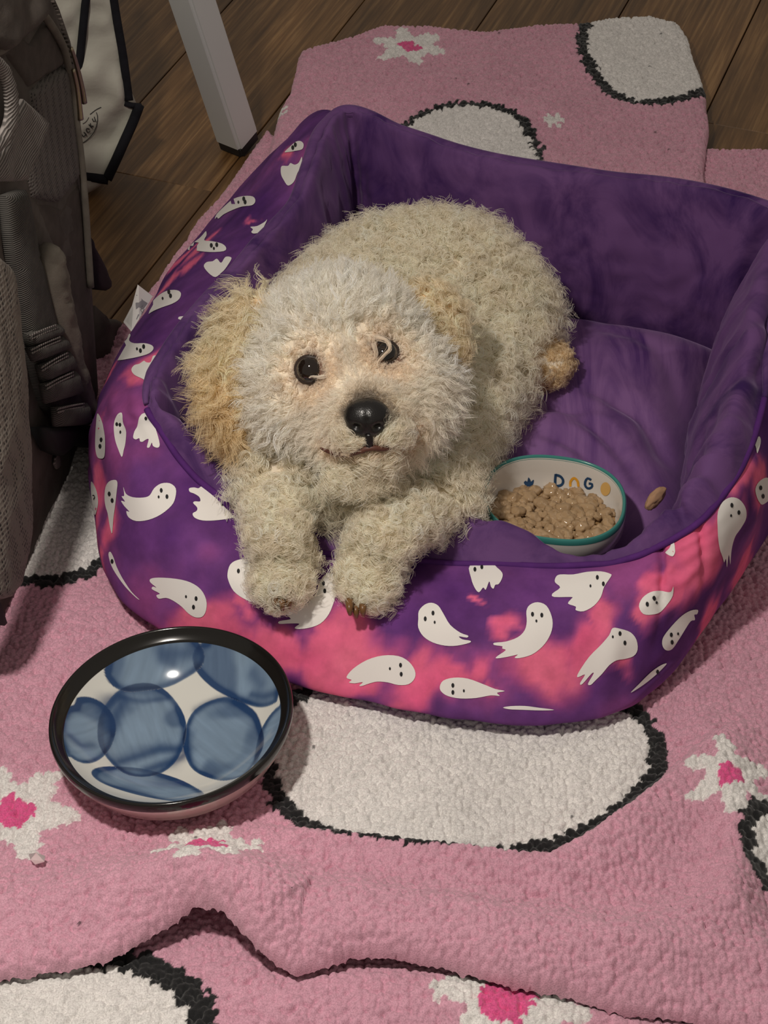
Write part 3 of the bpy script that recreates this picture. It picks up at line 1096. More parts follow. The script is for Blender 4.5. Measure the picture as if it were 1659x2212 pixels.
m_claw = new_mat('claw_horn', (.16, .075, .025), .35)


def surf(px, py, r, k=.9):
    l, n = hit(bvO, px, py)
    return l + n * r * k


HD = depth_of(U(735, 800, .200))


def HP(px, py, dz):
    return Dp(px, py, HD - dz)


def chain(pts):
    """spheres interpolated between (position, radius) knots"""
    out = []
    for (p, r), (q, t) in zip(pts[:-1], pts[1:]):
        L = np.linalg.norm(q - p)
        n = max(2, int(L / (.25 * min(r, t))) + 1)
        for f in np.linspace(0, 1, n):
            out.append((p + (q - p) * f, r + (t - r) * f))
    return out


body = []
body += chain([(U(690, 905, .125), .062), (U(755, 735, .130), .066), (U(850, 662, .128), .070), (U(960, 648, .130), .070), (U(1030, 685, .124), .060), (U(1070, 735, .114), .048)])
body += chain([(U(690, 905, .125), .062), (U(725, 880, .160), .054), (HP(735, 800, 0), .055)])
body += chain([(U(620, 1000, .120), .038), (U(760, 1005, .120), .056), (U(885, 1010, .114), .044)])
body += chain([(U(690, 905, .125), .062), (U(755, 985, .120), .056)])
body += chain([(U(885, 1010, .114), .044), (U(990, 860, .115), .040), (U(1040, 790, .112), .046)])
# image-left fore leg over the rim, then image-right fore leg with its bent elbow
body += chain([(U(596, 1000, .128), .028), (U(597, 1085, .138), .021), (U(600, 1150, .138), .0175), (surf(606, 1225, .020), .0175), (surf(610, 1275, .018), .0190), (surf(612, 1292, .014), .015)])
body += chain([(U(890, 1030, .118), .036), (U(945, 1088, .112), .025), (U(880, 1110, .134), .021), (U(832, 1150, .136), .0185), (surf(808, 1220, .020), .018), (surf(796, 1280, .018), .0195), (surf(788, 1303, .014), .0155)])
# hind leg tucked in, and the hind foot
body += chain([(U(1070, 735, .114), .046), (U(1090, 785, .108), .028), (U(1140, 795, .108), .020)])
body += chain([(U(1010, 815, .105), .034), (U(1025, 850, .100), .016)])
body += chain([(U(1150, 795, .112), .018), (U(1188, 790, .112), .018), (U(1200, 778, .112), .015)])
# head: skull, brow, cheeks, muzzle, chin
for px, py, dz, r in [(735, 800, 0, .067), (740, 760, .016, .056), (655, 845, .022, .045), (855, 845, .024, .045), (745, 800, .040, .040)]:
    body.append((HP(px, py, dz), r))
body += chain([(HP(768, 850, .030), .045), (HP(790, 902, .062), .033), (HP(793, 910, .074), .026)])
body += chain([(HP(765, 930, .050), .030), (HP(792, 952, .058), .022)])
body += chain([(HP(735, 935, .046), .026), (HP(855, 918, .046), .026)])


def blob_mesh(spheres, voxel, iters):
    bm = bmesh.new()
    for p, r in spheres:
        bmesh.ops.create_icosphere(bm, subdivisions=2, radius=float(r), matrix=Matrix.Translation(Vector(p)))
    me = bpy.data.meshes.new('tmp')
    bm.to_mesh(me)
    bm.free()
    o = bpy.data.objects.new('tmp', me)
    COL.objects.link(o)
    r = o.modifiers.new('r', 'REMESH')
    r.mode = 'VOXEL'
    r.voxel_size = voxel
    s_ = o.modifiers.new('s', 'SMOOTH')
    s_.iterations = iters
    s_.factor = .5
    dg = bpy.context.evaluated_depsgraph_get()
    ev = o.evaluated_get(dg)
    out = bpy.data.meshes.new_from_object(ev, depsgraph=dg)
    bpy.data.objects.remove(o)
    bpy.data.meshes.remove(me)
    out.materials.clear()
    for p in out.polygons:
        p.use_smooth = True
    return out


dog_root = U(850, 800, .07)
dog = thing('dog', 'curly cream-white toy poodle lying in the purple bed with front paws over the rim', 'dog', dog_root)
bme = blob_mesh(body, .0048, 10)
bme.name = 'body'
dbody = link('body', bme, dog)

NOSE = HP(793, 905, .096)
bvD = BVHTree.FromPolygons([v.co.copy() for v in bme.vertices], [tuple(q.vertices) for q in bme.polygons])
EYEH = [hit(bvD, 668, 798), hit(bvD, 834, 762)]
EYES = [h[0] for h in EYEH]
EYED = [(h[1] - FWD) / np.linalg.norm(h[1] - FWD) for h in EYEH]
CAMDIR = -FWD
# skin: darker round the eyes and along the lips
bV = np.array([v.co[:] for v in bme.vertices])
de_ = np.minimum(np.linalg.norm(bV - EYES[0], axis=1), np.linalg.norm(bV - EYES[1], axis=1))
ks_ = smooth(de_, .019, .011)[:, None]
sk = np.array([.80, .70, .56]) * (1 - ks_) + np.array([.16, .085, .055]) * ks_
ca_ = bme.color_attributes.new('Col', 'FLOAT_COLOR', 'POINT')
ca_.data.foreach_set('color', np.c_[sk, np.ones(len(sk))].astype(np.float32).ravel())
lk(m_skin, attr(m_skin), bsdf(m_skin).inputs['Base Color'])
bme.materials.append(m_skin)
MOUTH = np.array([hit(bvD, a, b)[0] for a, b in catmull([(703, 962), (735, 970), (765, 967), (796, 958), (830, 956), (868, 944), (893, 930)], 26)])
CLAWS = [(594, 1298), (609, 1303), (624, 1298), (755, 1313), (769, 1319), (784, 1315)]
CLAWP = np.array([surf(a, b, .010) for a, b in CLAWS])


def tri_data(me):
    me.calc_loop_triangles()
    V = np.empty(len(me.vertices) * 3)
    me.vertices.foreach_get('co', V)
    V = V.reshape(-1, 3)
    T = np.empty(len(me.loop_triangles) * 3, np.int32)
    me.loop_triangles.foreach_get('vertices', T)
    T = T.reshape(-1, 3)
    N = np.empty(len(me.vertices) * 3)
    me.vertices.foreach_get('normal', N)
    return V, T, N.reshape(-1, 3)


def scatter(me, count, rng):
    V, T, N = tri_data(me)
    A = np.linalg.norm(np.cross(V[T[:, 1]] - V[T[:, 0]], V[T[:, 2]] - V[T[:, 0]]), axis=1) / 2
    i = rng.choice(len(T), count, p=A / A.sum())
    a, b = rng.random(count), rng.random(count)
    m = a + b > 1
    a[m], b[m] = 1 - a[m], 1 - b[m]
    w = np.stack([1 - a - b, a, b], 1)
    P = (V[T[i]] * w[:, :, None]).sum(1)
    n = (N[T[i]] * w[:, :, None]).sum(1)
    n /= np.linalg.norm(n, axis=1)[:, None]
    return P, n, A.sum()


def unit(v):
    return v / (np.linalg.norm(v, axis=1)[:, None] + 1e-12)


def grow(name, P, n, comb, L, curl, turns, lift, col, per, spread, parent, rng, rad=.00016, pts=12, var=.10):
    """locks of curly hair: every lock is a bundle of `per` strands round one spiral guide"""
    k = len(P)
    t = comb - n * (comb * n).sum(1)[:, None]
    t = unit(t)
    d = unit(n * lift[:, None] + t * (1 - lift)[:, None] + rng.normal(0, .22, (k, 3)))
    e1 = unit(np.cross(d, rng.normal(0, 1, (k, 3))))
    e2 = np.cross(d, e1)
    ph = rng.random(k) * 2 * math.pi
    hand = rng.choice([-1., 1.], k)
    s = np.linspace(0, 1, pts)
    R = np.repeat
    L_ = R(L, per) * rng.uniform(.75, 1.12, k * per)
    P_ = R(P, per, 0)
    d_, e1_, e2_, n_ = R(d, per, 0), R(e1, per, 0), R(e2, per, 0), R(n, per, 0)
    cu = R(curl, per) * rng.uniform(.8, 1.2, k * per)
    tu = R(turns, per) * rng.uniform(.92, 1.08, k * per)
    ph_ = R(ph, per) + rng.normal(0, .25, k * per)
    hd = R(hand, per)
    off = rng.normal(0, 1, (k * per, 3))
    off -= n_ * (off * n_).sum(1)[:, None]
    off *= spread
    ang = 2 * math.pi * tu[:, None] * s + ph_[:, None]
    envl = np.minimum(1, s * 2.2) * (1 + .15 * s)
    c0 = (np.cos(ang) - np.cos(ph_)[:, None] * (1 - np.minimum(1, s * 2.2))) * envl * cu[:, None]
    c1 = np.sin(ang) * envl * cu[:, None] * hd[:, None]
    droop = (s ** 2)[None, :] * L_[:, None] * .12
    pos = (P_[:, None, :] + d_[:, None, :] * (L_[:, None] * s)[:, :, None] + e1_[:, None, :] * c0[:, :, None] + e2_[:, None, :] * c1[:, :, None]
           + off[:, None, :] * (1 - .55 * s)[None, :, None])
    pos[:, :, 2] -= droop
    hc = bpy.data.hair_curves.new(name)
    hc.add_curves([pts] * (k * per))
    pa = hc.attributes.get('position') or hc.attributes.new('position', 'FLOAT_VECTOR', 'POINT')
    pa.data.foreach_set('vector', pos.astype(np.float32).ravel())
    ra = hc.attributes.get('radius') or hc.attributes.new('radius', 'FLOAT', 'POINT')
    ra.data.foreach_set('value', np.tile((rad * (1 - .6 * s ** 1.5)), k * per).astype(np.float32))
    ca = hc.attributes.new('Col', 'FLOAT_COLOR', 'CURVE')
    c = np.ones((k * per, 4), np.float32)
    cl = R(col * (1 + rng.normal(0, var, (k, 1))), per, 0) * (1 + rng.normal(0, .06, (k * per, 1)))
    c[:, :3] = np.clip(cl, 0, .98)
    ca.data.foreach_set('color', c.ravel())
    hc.materials.append(m_fur)
    return link(name, hc, parent)


rng = np.random.default_rng(5)
HC = HP(735, 800, 0)
P, n, area = scatter(bme, 21000, rng)
Pf, nf_, _ = scatter(bme, 90000, rng)
mf = (np.linalg.norm(Pf - NOSE, axis=1) < .060) & ((Pf - HC) @ CAMDIR > .0)
P, n = np.concatenate([P, Pf[mf]]), np.concatenate([n, nf_[mf]])
# nothing grows on the eyes, the nose leather or where the dog lies on the cushion
dn = np.linalg.norm(P - NOSE, axis=1)
de = np.minimum(np.linalg.norm(P - EYES[0], axis=1), np.linalg.norm(P - EYES[1], axis=1))
ev = [P - e for e in EYES]
near_eye = np.minimum(*[np.hypot((v_ @ RGT) / .0084, (v_ @ UPV) / .0068) + 9 * (np.abs(v_ @ CAMDIR) > .02) for v_ in ev]) < 1
dm = np.min(np.linalg.norm(P[:, None, :] - MOUTH[None], axis=2), axis=1)
dc = np.min(np.linalg.norm(P[:, None, :] - CLAWP[None], axis=2), axis=1)
keep = (dn > .0135) & ~near_eye & (dm > .0042) & (dc > .0085) & ((n[:, 2] > -.75) | (P[:, 2] > .15))
P, n, dn, de, dm, dc = P[keep], n[keep], dn[keep], de[keep], dm[keep], dc[keep]
dh = np.linalg.norm((P - HC), axis=1)
hd_ = (P - HC)
cx, cu_, cf = hd_ @ RGT, hd_ @ UPV, hd_ @ CAMDIR      # right, up, towards the viewer in the head's frame
isH = (dh < .105) & (cu_ > -.070) & ((cf > -.045) | (cu_ > .0))
wH = smooth(dh, .112, .082) * isH
face = smooth(dn, .085, .030) * isH
eyez = smooth(de, .034, .015)
top = smooth(cu_, .0, .045) * isH
leg = ((P[:, 1] < U(760, 1085, .13)[1]) & (P[:, 2] < .165) & ~isH).astype(float)
foot = smooth(np.linalg.norm(P - U(1186, 790, .112), axis=1), .040, .022)
down = np.array([0, -.35, -1.0])
comb = np.tile(down, (len(P), 1)) * .8 + np.stack([fbm(P * 22, 101), fbm(P * 22, 102), fbm(P * 22, 103)], 1) * 1.5
legdir = np.array([0, -1.0, -.6])
comb = comb * (1 - leg[:, None]) + legdir * leg[:, None] + leg[:, None] * rng.normal(0, .35, (len(P), 3))
away = unit(P - NOSE)
upw = unit(UPV * .8 + (P - HC) * 6 * .5)
hcomb = away * (1 - top)[:, None] + upw * top[:, None] - np.array([0, 0, .25]) * (1 - top)[:, None]
ae = np.where((np.linalg.norm(P - EYES[0], axis=1) < np.linalg.norm(P - EYES[1], axis=1))[:, None], P - EYES[0], P - EYES[1])
hcomb = hcomb * (1 - .6 * eyez[:, None]) + unit(ae) * .8 * eyez[:, None]
comb = comb * (1 - wH[:, None]) + hcomb * wH[:, None]
L = np.full(len(P), .0225)
L = L * (1 - leg) + .0160 * leg
L = L * (1 - wH) + wH * (.0165 * (1 - face) + .0065 * face + .004 * top)
L = L * (1 - .55 * eyez) * (1 - .68 * foot)
L = L * (1 - .5 * smooth(dm, .014, .005)) * (1 - .45 * smooth(dn, .026, .016))
L = L * (1 - .6 * smooth(dc, .022, .009))
L = L * rng.uniform(.8, 1.25, len(P))
curl = .0033 * (1 - wH) * (1 - .6 * foot) + wH * (.0019 * (1 - face) + .0004 * face)
turns = np.where(isH, 1.0, 2.1) * rng.uniform(.8, 1.2, len(P))
lift = np.clip(.52 - .20 * leg - .30 * face + .12 * top - .12 * eyez - .2 * foot, .10, 1)
cream, whit, peach, tan = np.array([.98, .885, .725]), np.array([.965, .91, .815]), np.array([.92, .74, .58]), np.array([.80, .63, .43])
back = smooth(P[:, 1], .08, .22)[:, None]
col = cream * (1 - .10 * back) * np.array([1, 1, 1])
col = col * (1 - wH[:, None]) + wH[:, None] * (whit * (1 - .0 * face[:, None]))
stain = np.clip(.62 * eyez + .30 * face + .35 * smooth(dm, .014, .004), 0, .8)[:, None] * isH[:, None]
col = col * (1 - stain) + peach * stain
lips = smooth(dm, .0065, .003)[:, None] * .55
col = col * (1 - lips) + np.array([.62, .36, .22]) * lips
dark = (smooth(dn, .0200, .0155) * .7 * ((P - NOSE) @ UPV > .003))[:, None]
col = col * (1 - dark) + np.array([.10, .08, .07]) * dark
bridge = smooth(np.linalg.norm(P - HP(790, 862, .085), axis=1), .014, .006)[:, None] * .40
col = col * (1 - bridge) + np.array([.35, .3, .24]) * bridge
col = col * (1 - foot[:, None]) + tan * foot[:, None]
fine = face > .35
grow('fur', P[~fine], n[~fine], comb[~fine], L[~fine], curl[~fine], turns[~fine], lift[~fine], col[~fine], 9, .0013, dog, rng, rad=.00020, pts=14)
P2, n2, _ = P[fine], n[fine], 0
grow('face_fur', P2, n2, comb[fine], L[fine], curl[fine], turns[fine], lift[fine], col[fine], 7, .0011, dog, rng, rad=.00013, pts=9, var=.05)

# ---- ears
ears = [([(555, 670, -.004, .012), (522, 725, .000, .014), (500, 795, .004, .0155), (502, 860, .008, .0165), (520, 905, .010, .013)], 6, 1.0),
        ([(920, 655, -.020, .016), (950, 690, -.020, .018), (968, 740, -.022, .013)], 6, .55)]
for knots, it, ls in ears:
    eme = blob_mesh(chain([(HP(a, b, c), r) for a, b, c, r in knots]), .004, it)
    eme.materials.append(m_earskin)
    eo = link('ear', eme, dog)
    P, n, area = scatter(eme, 1500 if ls == 1 else 550, rng)
    kk = len(P)
    tipc = HP(*knots[0][:3])
    f = smooth(np.linalg.norm(P - tipc, axis=1), .02, .085)[:, None]
    c = np.array([.93, .80, .60]) * (1 - f) + np.array([.87, .68, .44]) * f
    cb = np.tile(np.array([0, -.1, -1.0]), (kk, 1)) - RGT * .5 * (1 if ls == 1 else -1) + rng.normal(0, .25, (kk, 3))
    grow('ear_fur', P, n, cb, np.full(kk, .027) * ls * rng.uniform(.7, 1.25, kk), np.full(kk, .0032), np.full(kk, 1.25), np.full(kk, .38), c, 10, .0014, eo, rng, rad=.00019, pts=16, var=.13)

# ---- eyes with dark lids
for q, e in enumerate(EYES):
    R_ = .0114 if q == 0 else .0104
    bm = bmesh.new()
    bmesh.ops.create_uvsphere(bm, u_segments=32, v_segments=20, radius=R_, matrix=Matrix.Translation(Vector(e - EYED[q] * .0048)))
    me = bpy.data.meshes.new('eye')
    bm.to_mesh(me)
    bm.free()
    for p in me.polygons:
        p.use_smooth = True
    me.materials.append(m_eye)
    eo = link('eye', me, dog)
    a = np.linspace(0, 2 * math.pi, 40)
    er = np.cross(UPV, EYED[q])
    er /= np.linalg.norm(er)
    eu = np.cross(EYED[q], er)
    ring_ = [e + er * (R_ * .90 * math.cos(t) + .0022 * (abs(math.cos(t)) ** 6) * (1 if q == 0 else -1) * (math.cos(t) > 0 if q == 0 else math.cos(t) < 0)) + eu * (R_ * .78 * math.sin(t)) + EYED[q] * (.0006 - .0026 * abs(math.cos(t))) for t in a]
    Vt, Ft = tube(np.array(ring_), .0024, 8, caps=False)
    obj('eyelid', Vt, Ft, m_lid, eo)

# ---- nose: broad rounded pad with two nostrils and a groove
nu_, nv2 = 48, 32
Vn, nf = [], CAMDIR * .90 - UPV * .30
nf = nf / np.linalg.norm(nf)
nup = UPV - nf * (UPV @ nf)
nup /= np.linalg.norm(nup)
nr = np.cross(nup, nf)
for i in range(nu_):
    a = 2 * math.pi * i / nu_
    for j in range(nv2):
        b = math.pi * j / (nv2 - 1)
        x, y, z = math.sin(b) * math.cos(a), math.sin(b) * math.sin(a), math.cos(b)
        w = 1.0 + .14 * y                       # wider above
        X = .0166 * x * w
        Y = .0148 * y
        Zf = .0135 * z
        for sx in (-1, 1):
            d2 = ((x - sx * .46) / .20) ** 2 + ((y + .28 - .10 * abs(x)) / .17) ** 2
            if z > 0:
                Zf -= .0052 * math.exp(-d2)
        if z > 0:
            Zf -= .0016 * math.exp(-(x / .10) ** 2) * (1 if y < .25 else .3)
        Vn.append(NOSE + nr * X + nup * Y + nf * (Zf - .001))
nose = obj('nose', np.array(Vn), loft_faces(nu_, nv2), m_nose, dog)

# ---- mouth line and the dark groove under the nose


def face_line(pts, r, off=.0035):
    out = []
    for a, b in catmull(pts, 26):
        l, nn = hit(bvD, a, b)
        if l is not None:
            out.append(l + nn * off)
    return tube(np.array(out), np.interp(np.linspace(0, 1, len(out)), [0, .15, .85, 1], [r * .35, r, r, r * .35]), 8)


Vt, Ft = face_line([(703, 962), (735, 970), (765, 967), (796, 958), (830, 956), (868, 944), (893, 930)], .0022, .0056)
obj('mouth', Vt, Ft, m_mouth, dog)
Vt, Ft = face_line([(795, 930), (797, 945), (796, 958)], .0034, .0035)
obj('philtrum', Vt, Ft, m_nose, dog)

# ---- claws
for a, b in CLAWS:
    h0 = hit(bvD, a, b - 12)[0]
    if h0 is None:
        h0 = surf(a, b - 12, .03)
    dd0 = depth_of(h0)
    p0 = Dp(a, b - 14, dd0 - .001)
    p1 = Dp(a, b + 1, dd0 - .0085)
    p2 = Dp(a + 1, b + 14, dd0 - .0030)
    Vt, Ft = tube(catmull([p0, p1, p2], 8), np.linspace(.0036, .0015, 8), 8)
    obj('claw', Vt, Ft, m_claw, dog)

# ---- loose tufts: one across the image-right eye, longer ones at the muzzle and the chin


def tuft(name, path, depth, count, spread, col, bow=0.0):
    pts = 12
    C0 = np.array([Dp(a, b, depth - bow * math.sin(math.pi * i / (pts - 1))) for i, (a, b) in enumerate(catmull(path, pts))])
    s_ = np.linspace(0, 1, pts)
    pos = C0[None] + rng.normal(0, 1, (count, 1, 3)) * spread * (1 - .7 * s_)[None, :, None] + rng.normal(0, .0002, (count, pts, 3)) * s_[None, :, None]
    hc = bpy.data.hair_curves.new(name)
    hc.add_curves([pts] * count)
    (hc.attributes.get('position') or hc.attributes.new('position', 'FLOAT_VECTOR', 'POINT')).data.foreach_set('vector', pos.astype(np.float32).ravel())
    (hc.attributes.get('radius') or hc.attributes.new('radius', 'FLOAT', 'POINT')).data.foreach_set('value', np.tile(.00015 * (1 - .6 * s_), count).astype(np.float32))
    c = np.ones((count, 4), np.float32)
    c[:, :3] = np.clip(np.array(col) * (1 + rng.normal(0, .08, (count, 1))), 0, .97)
    hc.attributes.new('Col', 'FLOAT_COLOR', 'CURVE').data.foreach_set('color', c.ravel())
    hc.materials.append(m_fur)
    return link(name, hc, dog)


d_e = depth_of(EYES[1])
tuft('eye_tuft', [(812, 728), (834, 735), (842, 752), (828, 768), (815, 786), (822, 812)], d_e - .010, 34, .0011, (.90, .76, .62))
tuft('eye_tuft', [(806, 742), (812, 765), (806, 785), (812, 806)], d_e - .009, 22, .0010, (.90, .76, .62))
tuft('eye_tuft', [(700, 812), (688, 814), (674, 813), (668, 816)], depth_of(EYES[0]) - .010, 16, .0008, (.92, .82, .70))
d_m = depth_of(HP(900, 890, .045))
tuft('whisker_tuft', [(872, 862), (905, 880), (930, 905), (938, 925), (932, 945)], d_m - .012, 24, .0010, (.95, .88, .78), .006)
tuft('whisker_tuft', [(880, 848), (915, 862), (945, 880), (955, 905)], d_m - .008, 20, .0010, (.95, .88, .78), .006)
tuft('whisker_tuft', [(868, 876), (895, 890), (912, 905), (920, 918)], d_m - .014, 20, .0010, (.95, .86, .74), .005)
d_c = depth_of(HP(800, 970, .07))
tuft('whisker_tuft', [(790, 972), (806, 985), (802, 1000), (778, 1003)], d_c - .006, 18, .0009, (.95, .88, .78))
tuft('whisker_tuft', [(800, 968), (812, 982), (806, 996), (790, 1002)], d_c - .006, 14, .0009, (.95, .88, .78))
# ------------------------------------------------------------------ blue painted bowl
m_glaze_w = new_mat('painted_glaze', rough=.10)
bsdf(m_glaze_w).inputs['Coat Weight'].default_value = .0
bsdf(m_glaze_w).inputs['Coat Roughness'].default_value = .04
lk(m_glaze_w, attr(m_glaze_w), bsdf(m_glaze_w).inputs['Base Color'])
m_glaze_k = new_mat('black_glaze', (.010, .009, .008), .14)
m_glaze_o = new_mat('outer_glaze', (.62, .47, .44), .12)

bc = U(368, 1536, .063)
BR = 266 * depth_of(bc) / F
ROLL = math.radians(-4.5)
BH = .046


def bowl_pt(r, a, z):
    """r, angle, height above the foot -> world, with the bowl leaning a little to the left"""
    x, y = r * np.cos(a), r * np.sin(a)
    zz = z - BH
    X = x * math.cos(ROLL) + zz * math.sin(ROLL)
    Z_ = -x * math.sin(ROLL) + zz * math.cos(ROLL)
    return np.stack([bc[0] + X, bc[1] + y, bc[2] + Z_], -1)


def lathe(prof, nseg=160):
    a = np.linspace(0, 2 * math.pi, nseg, endpoint=False)
    V = np.stack([bowl_pt(np.full(nseg, r), a, np.full(nseg, z)) for r, z in prof], 1)
    return V.reshape(-1, 3), loft_faces(nseg, len(prof))


bowl = thing('serving_bowl', 'shallow ceramic bowl with blue brushed circles inside and a black rim on the blanket', 'bowl', (bc[0], bc[1], bc[2] - BH))
# inner painted surface
NRb, NSb = 150, 480
s = np.linspace(0, 1, NRb)
ri = BR * .895 * s
zi = .010 + (BH - .0185) * (.10 * s ** 2 + .90 * s ** 3.2)
a = np.linspace(0, 2 * math.pi, NSb, endpoint=False)
Vi = np.stack([bowl_pt(np.full(NSb, r), a, np.full(NSb, z)) for r, z in zip(ri, zi)], 1).reshape(-1, 3)
plan_i = np.stack([np.outer(np.cos(a), ri), np.outer(np.sin(a), ri)], -1).reshape(-1, 2)
bvB = bvh_of(Vi[:, :], loft_faces(NSb, NRb))
BO, BS = (80, 1300), 2.765
colb = np.tile(np.array([.66, .655, .61]), (len(Vi), 1))
noi = fbm(np.c_[plan_i * 60, plan_i[:, :1] * 0], 201, 4)
STROKES = [((285, 757), (158, 200), 0, 1), ((690, 365), (285, 165), -12, 2), ((1195, 432), (285, 165), 24, 3), ((608, 765), (250, 280), 0, 4),
           ((1095, 825), (232, 252), 0, 5), ((640, 1085), (330, 78), 13, 6), ((1405, 830), (88, 230), 22, 7)]
for (cx_, cy_), (rx_, ry_), rot, sd_ in STROKES:
    th = np.linspace(0, 2 * math.pi, 40, endpoint=False)
    rr_ = math.radians(rot)
    ex = cx_ + 1.05 * rx_ * np.cos(th) * math.cos(rr_) - ry_ * np.sin(th) * math.sin(rr_)
    ey = cy_ + 1.05 * rx_ * np.cos(th) * math.sin(rr_) + ry_ * np.sin(th) * math.cos(rr_)
    pts = []
    for u, w in zip(ex, ey):
        l, nn = hit(bvB, BO[0] + u / BS, BO[1] + w / BS)
        if l is None:
            l = U(BO[0] + u / BS, BO[1] + w / BS, bc[2] - .010)
        pts.append(l[:2] - bc[:2])
    wobb = np.stack([noise3(np.c_[plan_i * 45, plan_i[:, :1] * 0 + sd_], 210), noise3(np.c_[plan_i * 45, plan_i[:, :1] * 0 + sd_ + 5], 211)], 1) * .0016
    sdv = poly_sdf(plan_i + wobb, np.array(pts))
    inside = smooth(sdv, .0004, -.0004)[:, None]
    ra = .35 * sd_ + .5
    q = plan_i @ np.array([[math.cos(ra), -math.sin(ra)], [math.sin(ra), math.cos(ra)]])
    streak = fbm(np.c_[q[:, 0] * 45, q[:, 1] * 420, q[:, :1] * 0 + sd_], 220 + sd_, 3)
    blot = smooth(fbm(np.c_[plan_i * 34, plan_i[:, :1] * 0 + 3 * sd_], 240, 2), -.02, .34)
    edge = np.exp(-((sdv + .0018) / .0026) ** 2) * (.95 + .5 * np.clip(noi, -1, 1))
    wash = np.array([.19, .27, .37]) * (1 + .16 * streak + .08 * noi)[:, None]
    deep = np.array([.012, .042, .125])
    k_ = np.clip(edge * .85 + .55 * blot, 0, .95)[:, None]
    pig = wash * (1 - k_) + deep * k_
    over = (colb.mean(1) < .45)[:, None]
    mixd = np.where(over, colb * (.30 + 1.2 * pig), pig)
    colb = colb * (1 - inside) + mixd * inside
for pts, w, k0 in (([(480, 950), (600, 915), (720, 880), (860, 890), (820, 940), (640, 1000)], 50, .8), ([(390, 640), (430, 590), (500, 580), (450, 680), (430, 740)], 46, .8), ([(740, 300), (840, 310), (960, 300)], 50, .65),
                   ([(740, 350), (800, 370)], 40, .5), ([(1270, 560), (1350, 570), (1440, 540)], 34, .7), ([(1280, 430), (1330, 500)], 46, .5), ([(190, 800), (250, 850), (310, 850)], 36, .6), ([(930, 650), (1020, 600), (1110, 590), (1220, 620)], 26, .6), ([(480, 560), (600, 590), (760, 575)], 18, .6), ([(960, 200), (1000, 235), (1040, 225)], 14, .8)):
    L2 = []
    for u, w2 in catmull(pts, 14):
        l, nn = hit(bvB, BO[0] + u / BS, BO[1] + w2 / BS)
        if l is not None:
            L2.append(l[:2] - bc[:2])
    if len(L2) < 3:
        continue
    dd, tt_, _ = line_dist(plan_i, np.array(L2))
    w3 = w / BS * depth_of(bc) / F
    ink = k0 * np.exp(-(dd / w3 * (1 + .5 * noi)) ** 2)[:, None]
    colb = colb * (1 - ink) + np.array([.012, .042, .125]) * ink
obj('painted_interior', Vi, loft_faces(NSb, NRb), m_glaze_w, bowl, colors=np.clip(colb, .01, 1))
# black rim: inner band, lip, outer band
zin = zi[-1]
Vr, Fr = lathe([(BR * .889, zin - .0002), (BR * .904, zin + .0016), (BR * .938, BH - .0062), (BR * .968, BH - .0014), (BR * .982, BH), (BR * .994, BH - .0008), (BR, BH - .0030), (BR * .997, BH - .0062), (BR * .988, BH - .0090)])
obj('rim', Vr, Fr, m_glaze_k, bowl)
Vr, Fr = lathe([(BR * .989, BH - .0088), (BR * .960, BH - .0150), (BR * .86, .0150), (BR * .72, .0060), (BR * .56, .0020), (BR * .545, .0), (BR * .52, 0), (BR * .50, .004), (.001, .004)])
obj('outer_side', Vr, Fr, m_glaze_o, bowl)

# ------------------------------------------------------------------ small food bowl
m_cer = new_mat('white_ceramic', (.70, .665, .62), .22)
bsdf(m_cer).inputs['Coat Weight'].default_value = .3
m_teal = new_mat('teal_glaze', (.045, .22, .20), .2)
m_navy = new_mat('navy_paint', (.012, .055, .14), .4)
m_yel = new_mat('yellow_paint', (.78, .37, .03), .4)
m_pale = new_mat('pale_yellow_paint', (.72, .44, .14), .4)
fc = U(1198, 1076, .101)
FR = 155 * depth_of(fc) / F
FRY = FR * .86
FH = .046
fb = thing('food_bowl', 'small white ceramic dog food bowl with a teal rim standing in the bed', 'bowl', (fc[0], fc[1], fc[2] - FH))
TLX, TLY = math.radians(3.0), math.radians(-2.0)


def fpt(k, a, z):
    e = .86
    c, s_ = np.cos(a), np.sin(a)
    rot = math.radians(-8)
    x = FR * k * np.sign(c) * np.abs(c) ** e
    y = FRY * k * np.sign(s_) * np.abs(s_) ** e
    X, Y = x * math.cos(rot) - y * math.sin(rot), x * math.sin(rot) + y * math.cos(rot)
    zz = z - FH
    zz = zz + Y * math.sin(TLX) + X * math.sin(TLY)
    return np.stack([fc[0] + X, fc[1] + Y, fc[2] + zz], -1)


def flathe(prof, nseg=120):
    a = np.linspace(0, 2 * math.pi, nseg, endpoint=False)
    V = np.stack([fpt(k, a, np.full(nseg, z)) for k, z in prof], 1)
    return V.reshape(-1, 3), loft_faces(nseg, len(prof))


V1, F1 = flathe([(.945, FH), (.93, FH - .004), (.915, FH - .012), (.89, FH - .022), (.84, .018), (.74, .009), (.5, .006), (.02, .006)])
obj('inner_wall', V1, F1, m_cer, fb)
bvF = bvh_of(V1, F1)
V2, F2 = flathe([(1.0, FH - .0015), (1.003, FH - .006), (.995, FH - .018), (.965, .026), (.90, .012), (.80, .003), (.70, 0), (.02, 0)])
obj('outer_wall', V2, F2, m_cer, fb)
V3, F3 = flathe([(.940, FH - .0012), (.952, FH + .0012), (.972, FH + .0022), (.992, FH + .0012), (1.006, FH - .0012), (1.004, FH - .0032)])
obj('rim', V3, F3, m_teal, fb)
FO, FS = (1020, 970), 4.608


def fz(p):
    return Z(FO, FS, p)


def stroke(p, w):
    return ribbon_poly(catmull(fz(p), 14), w / FS)


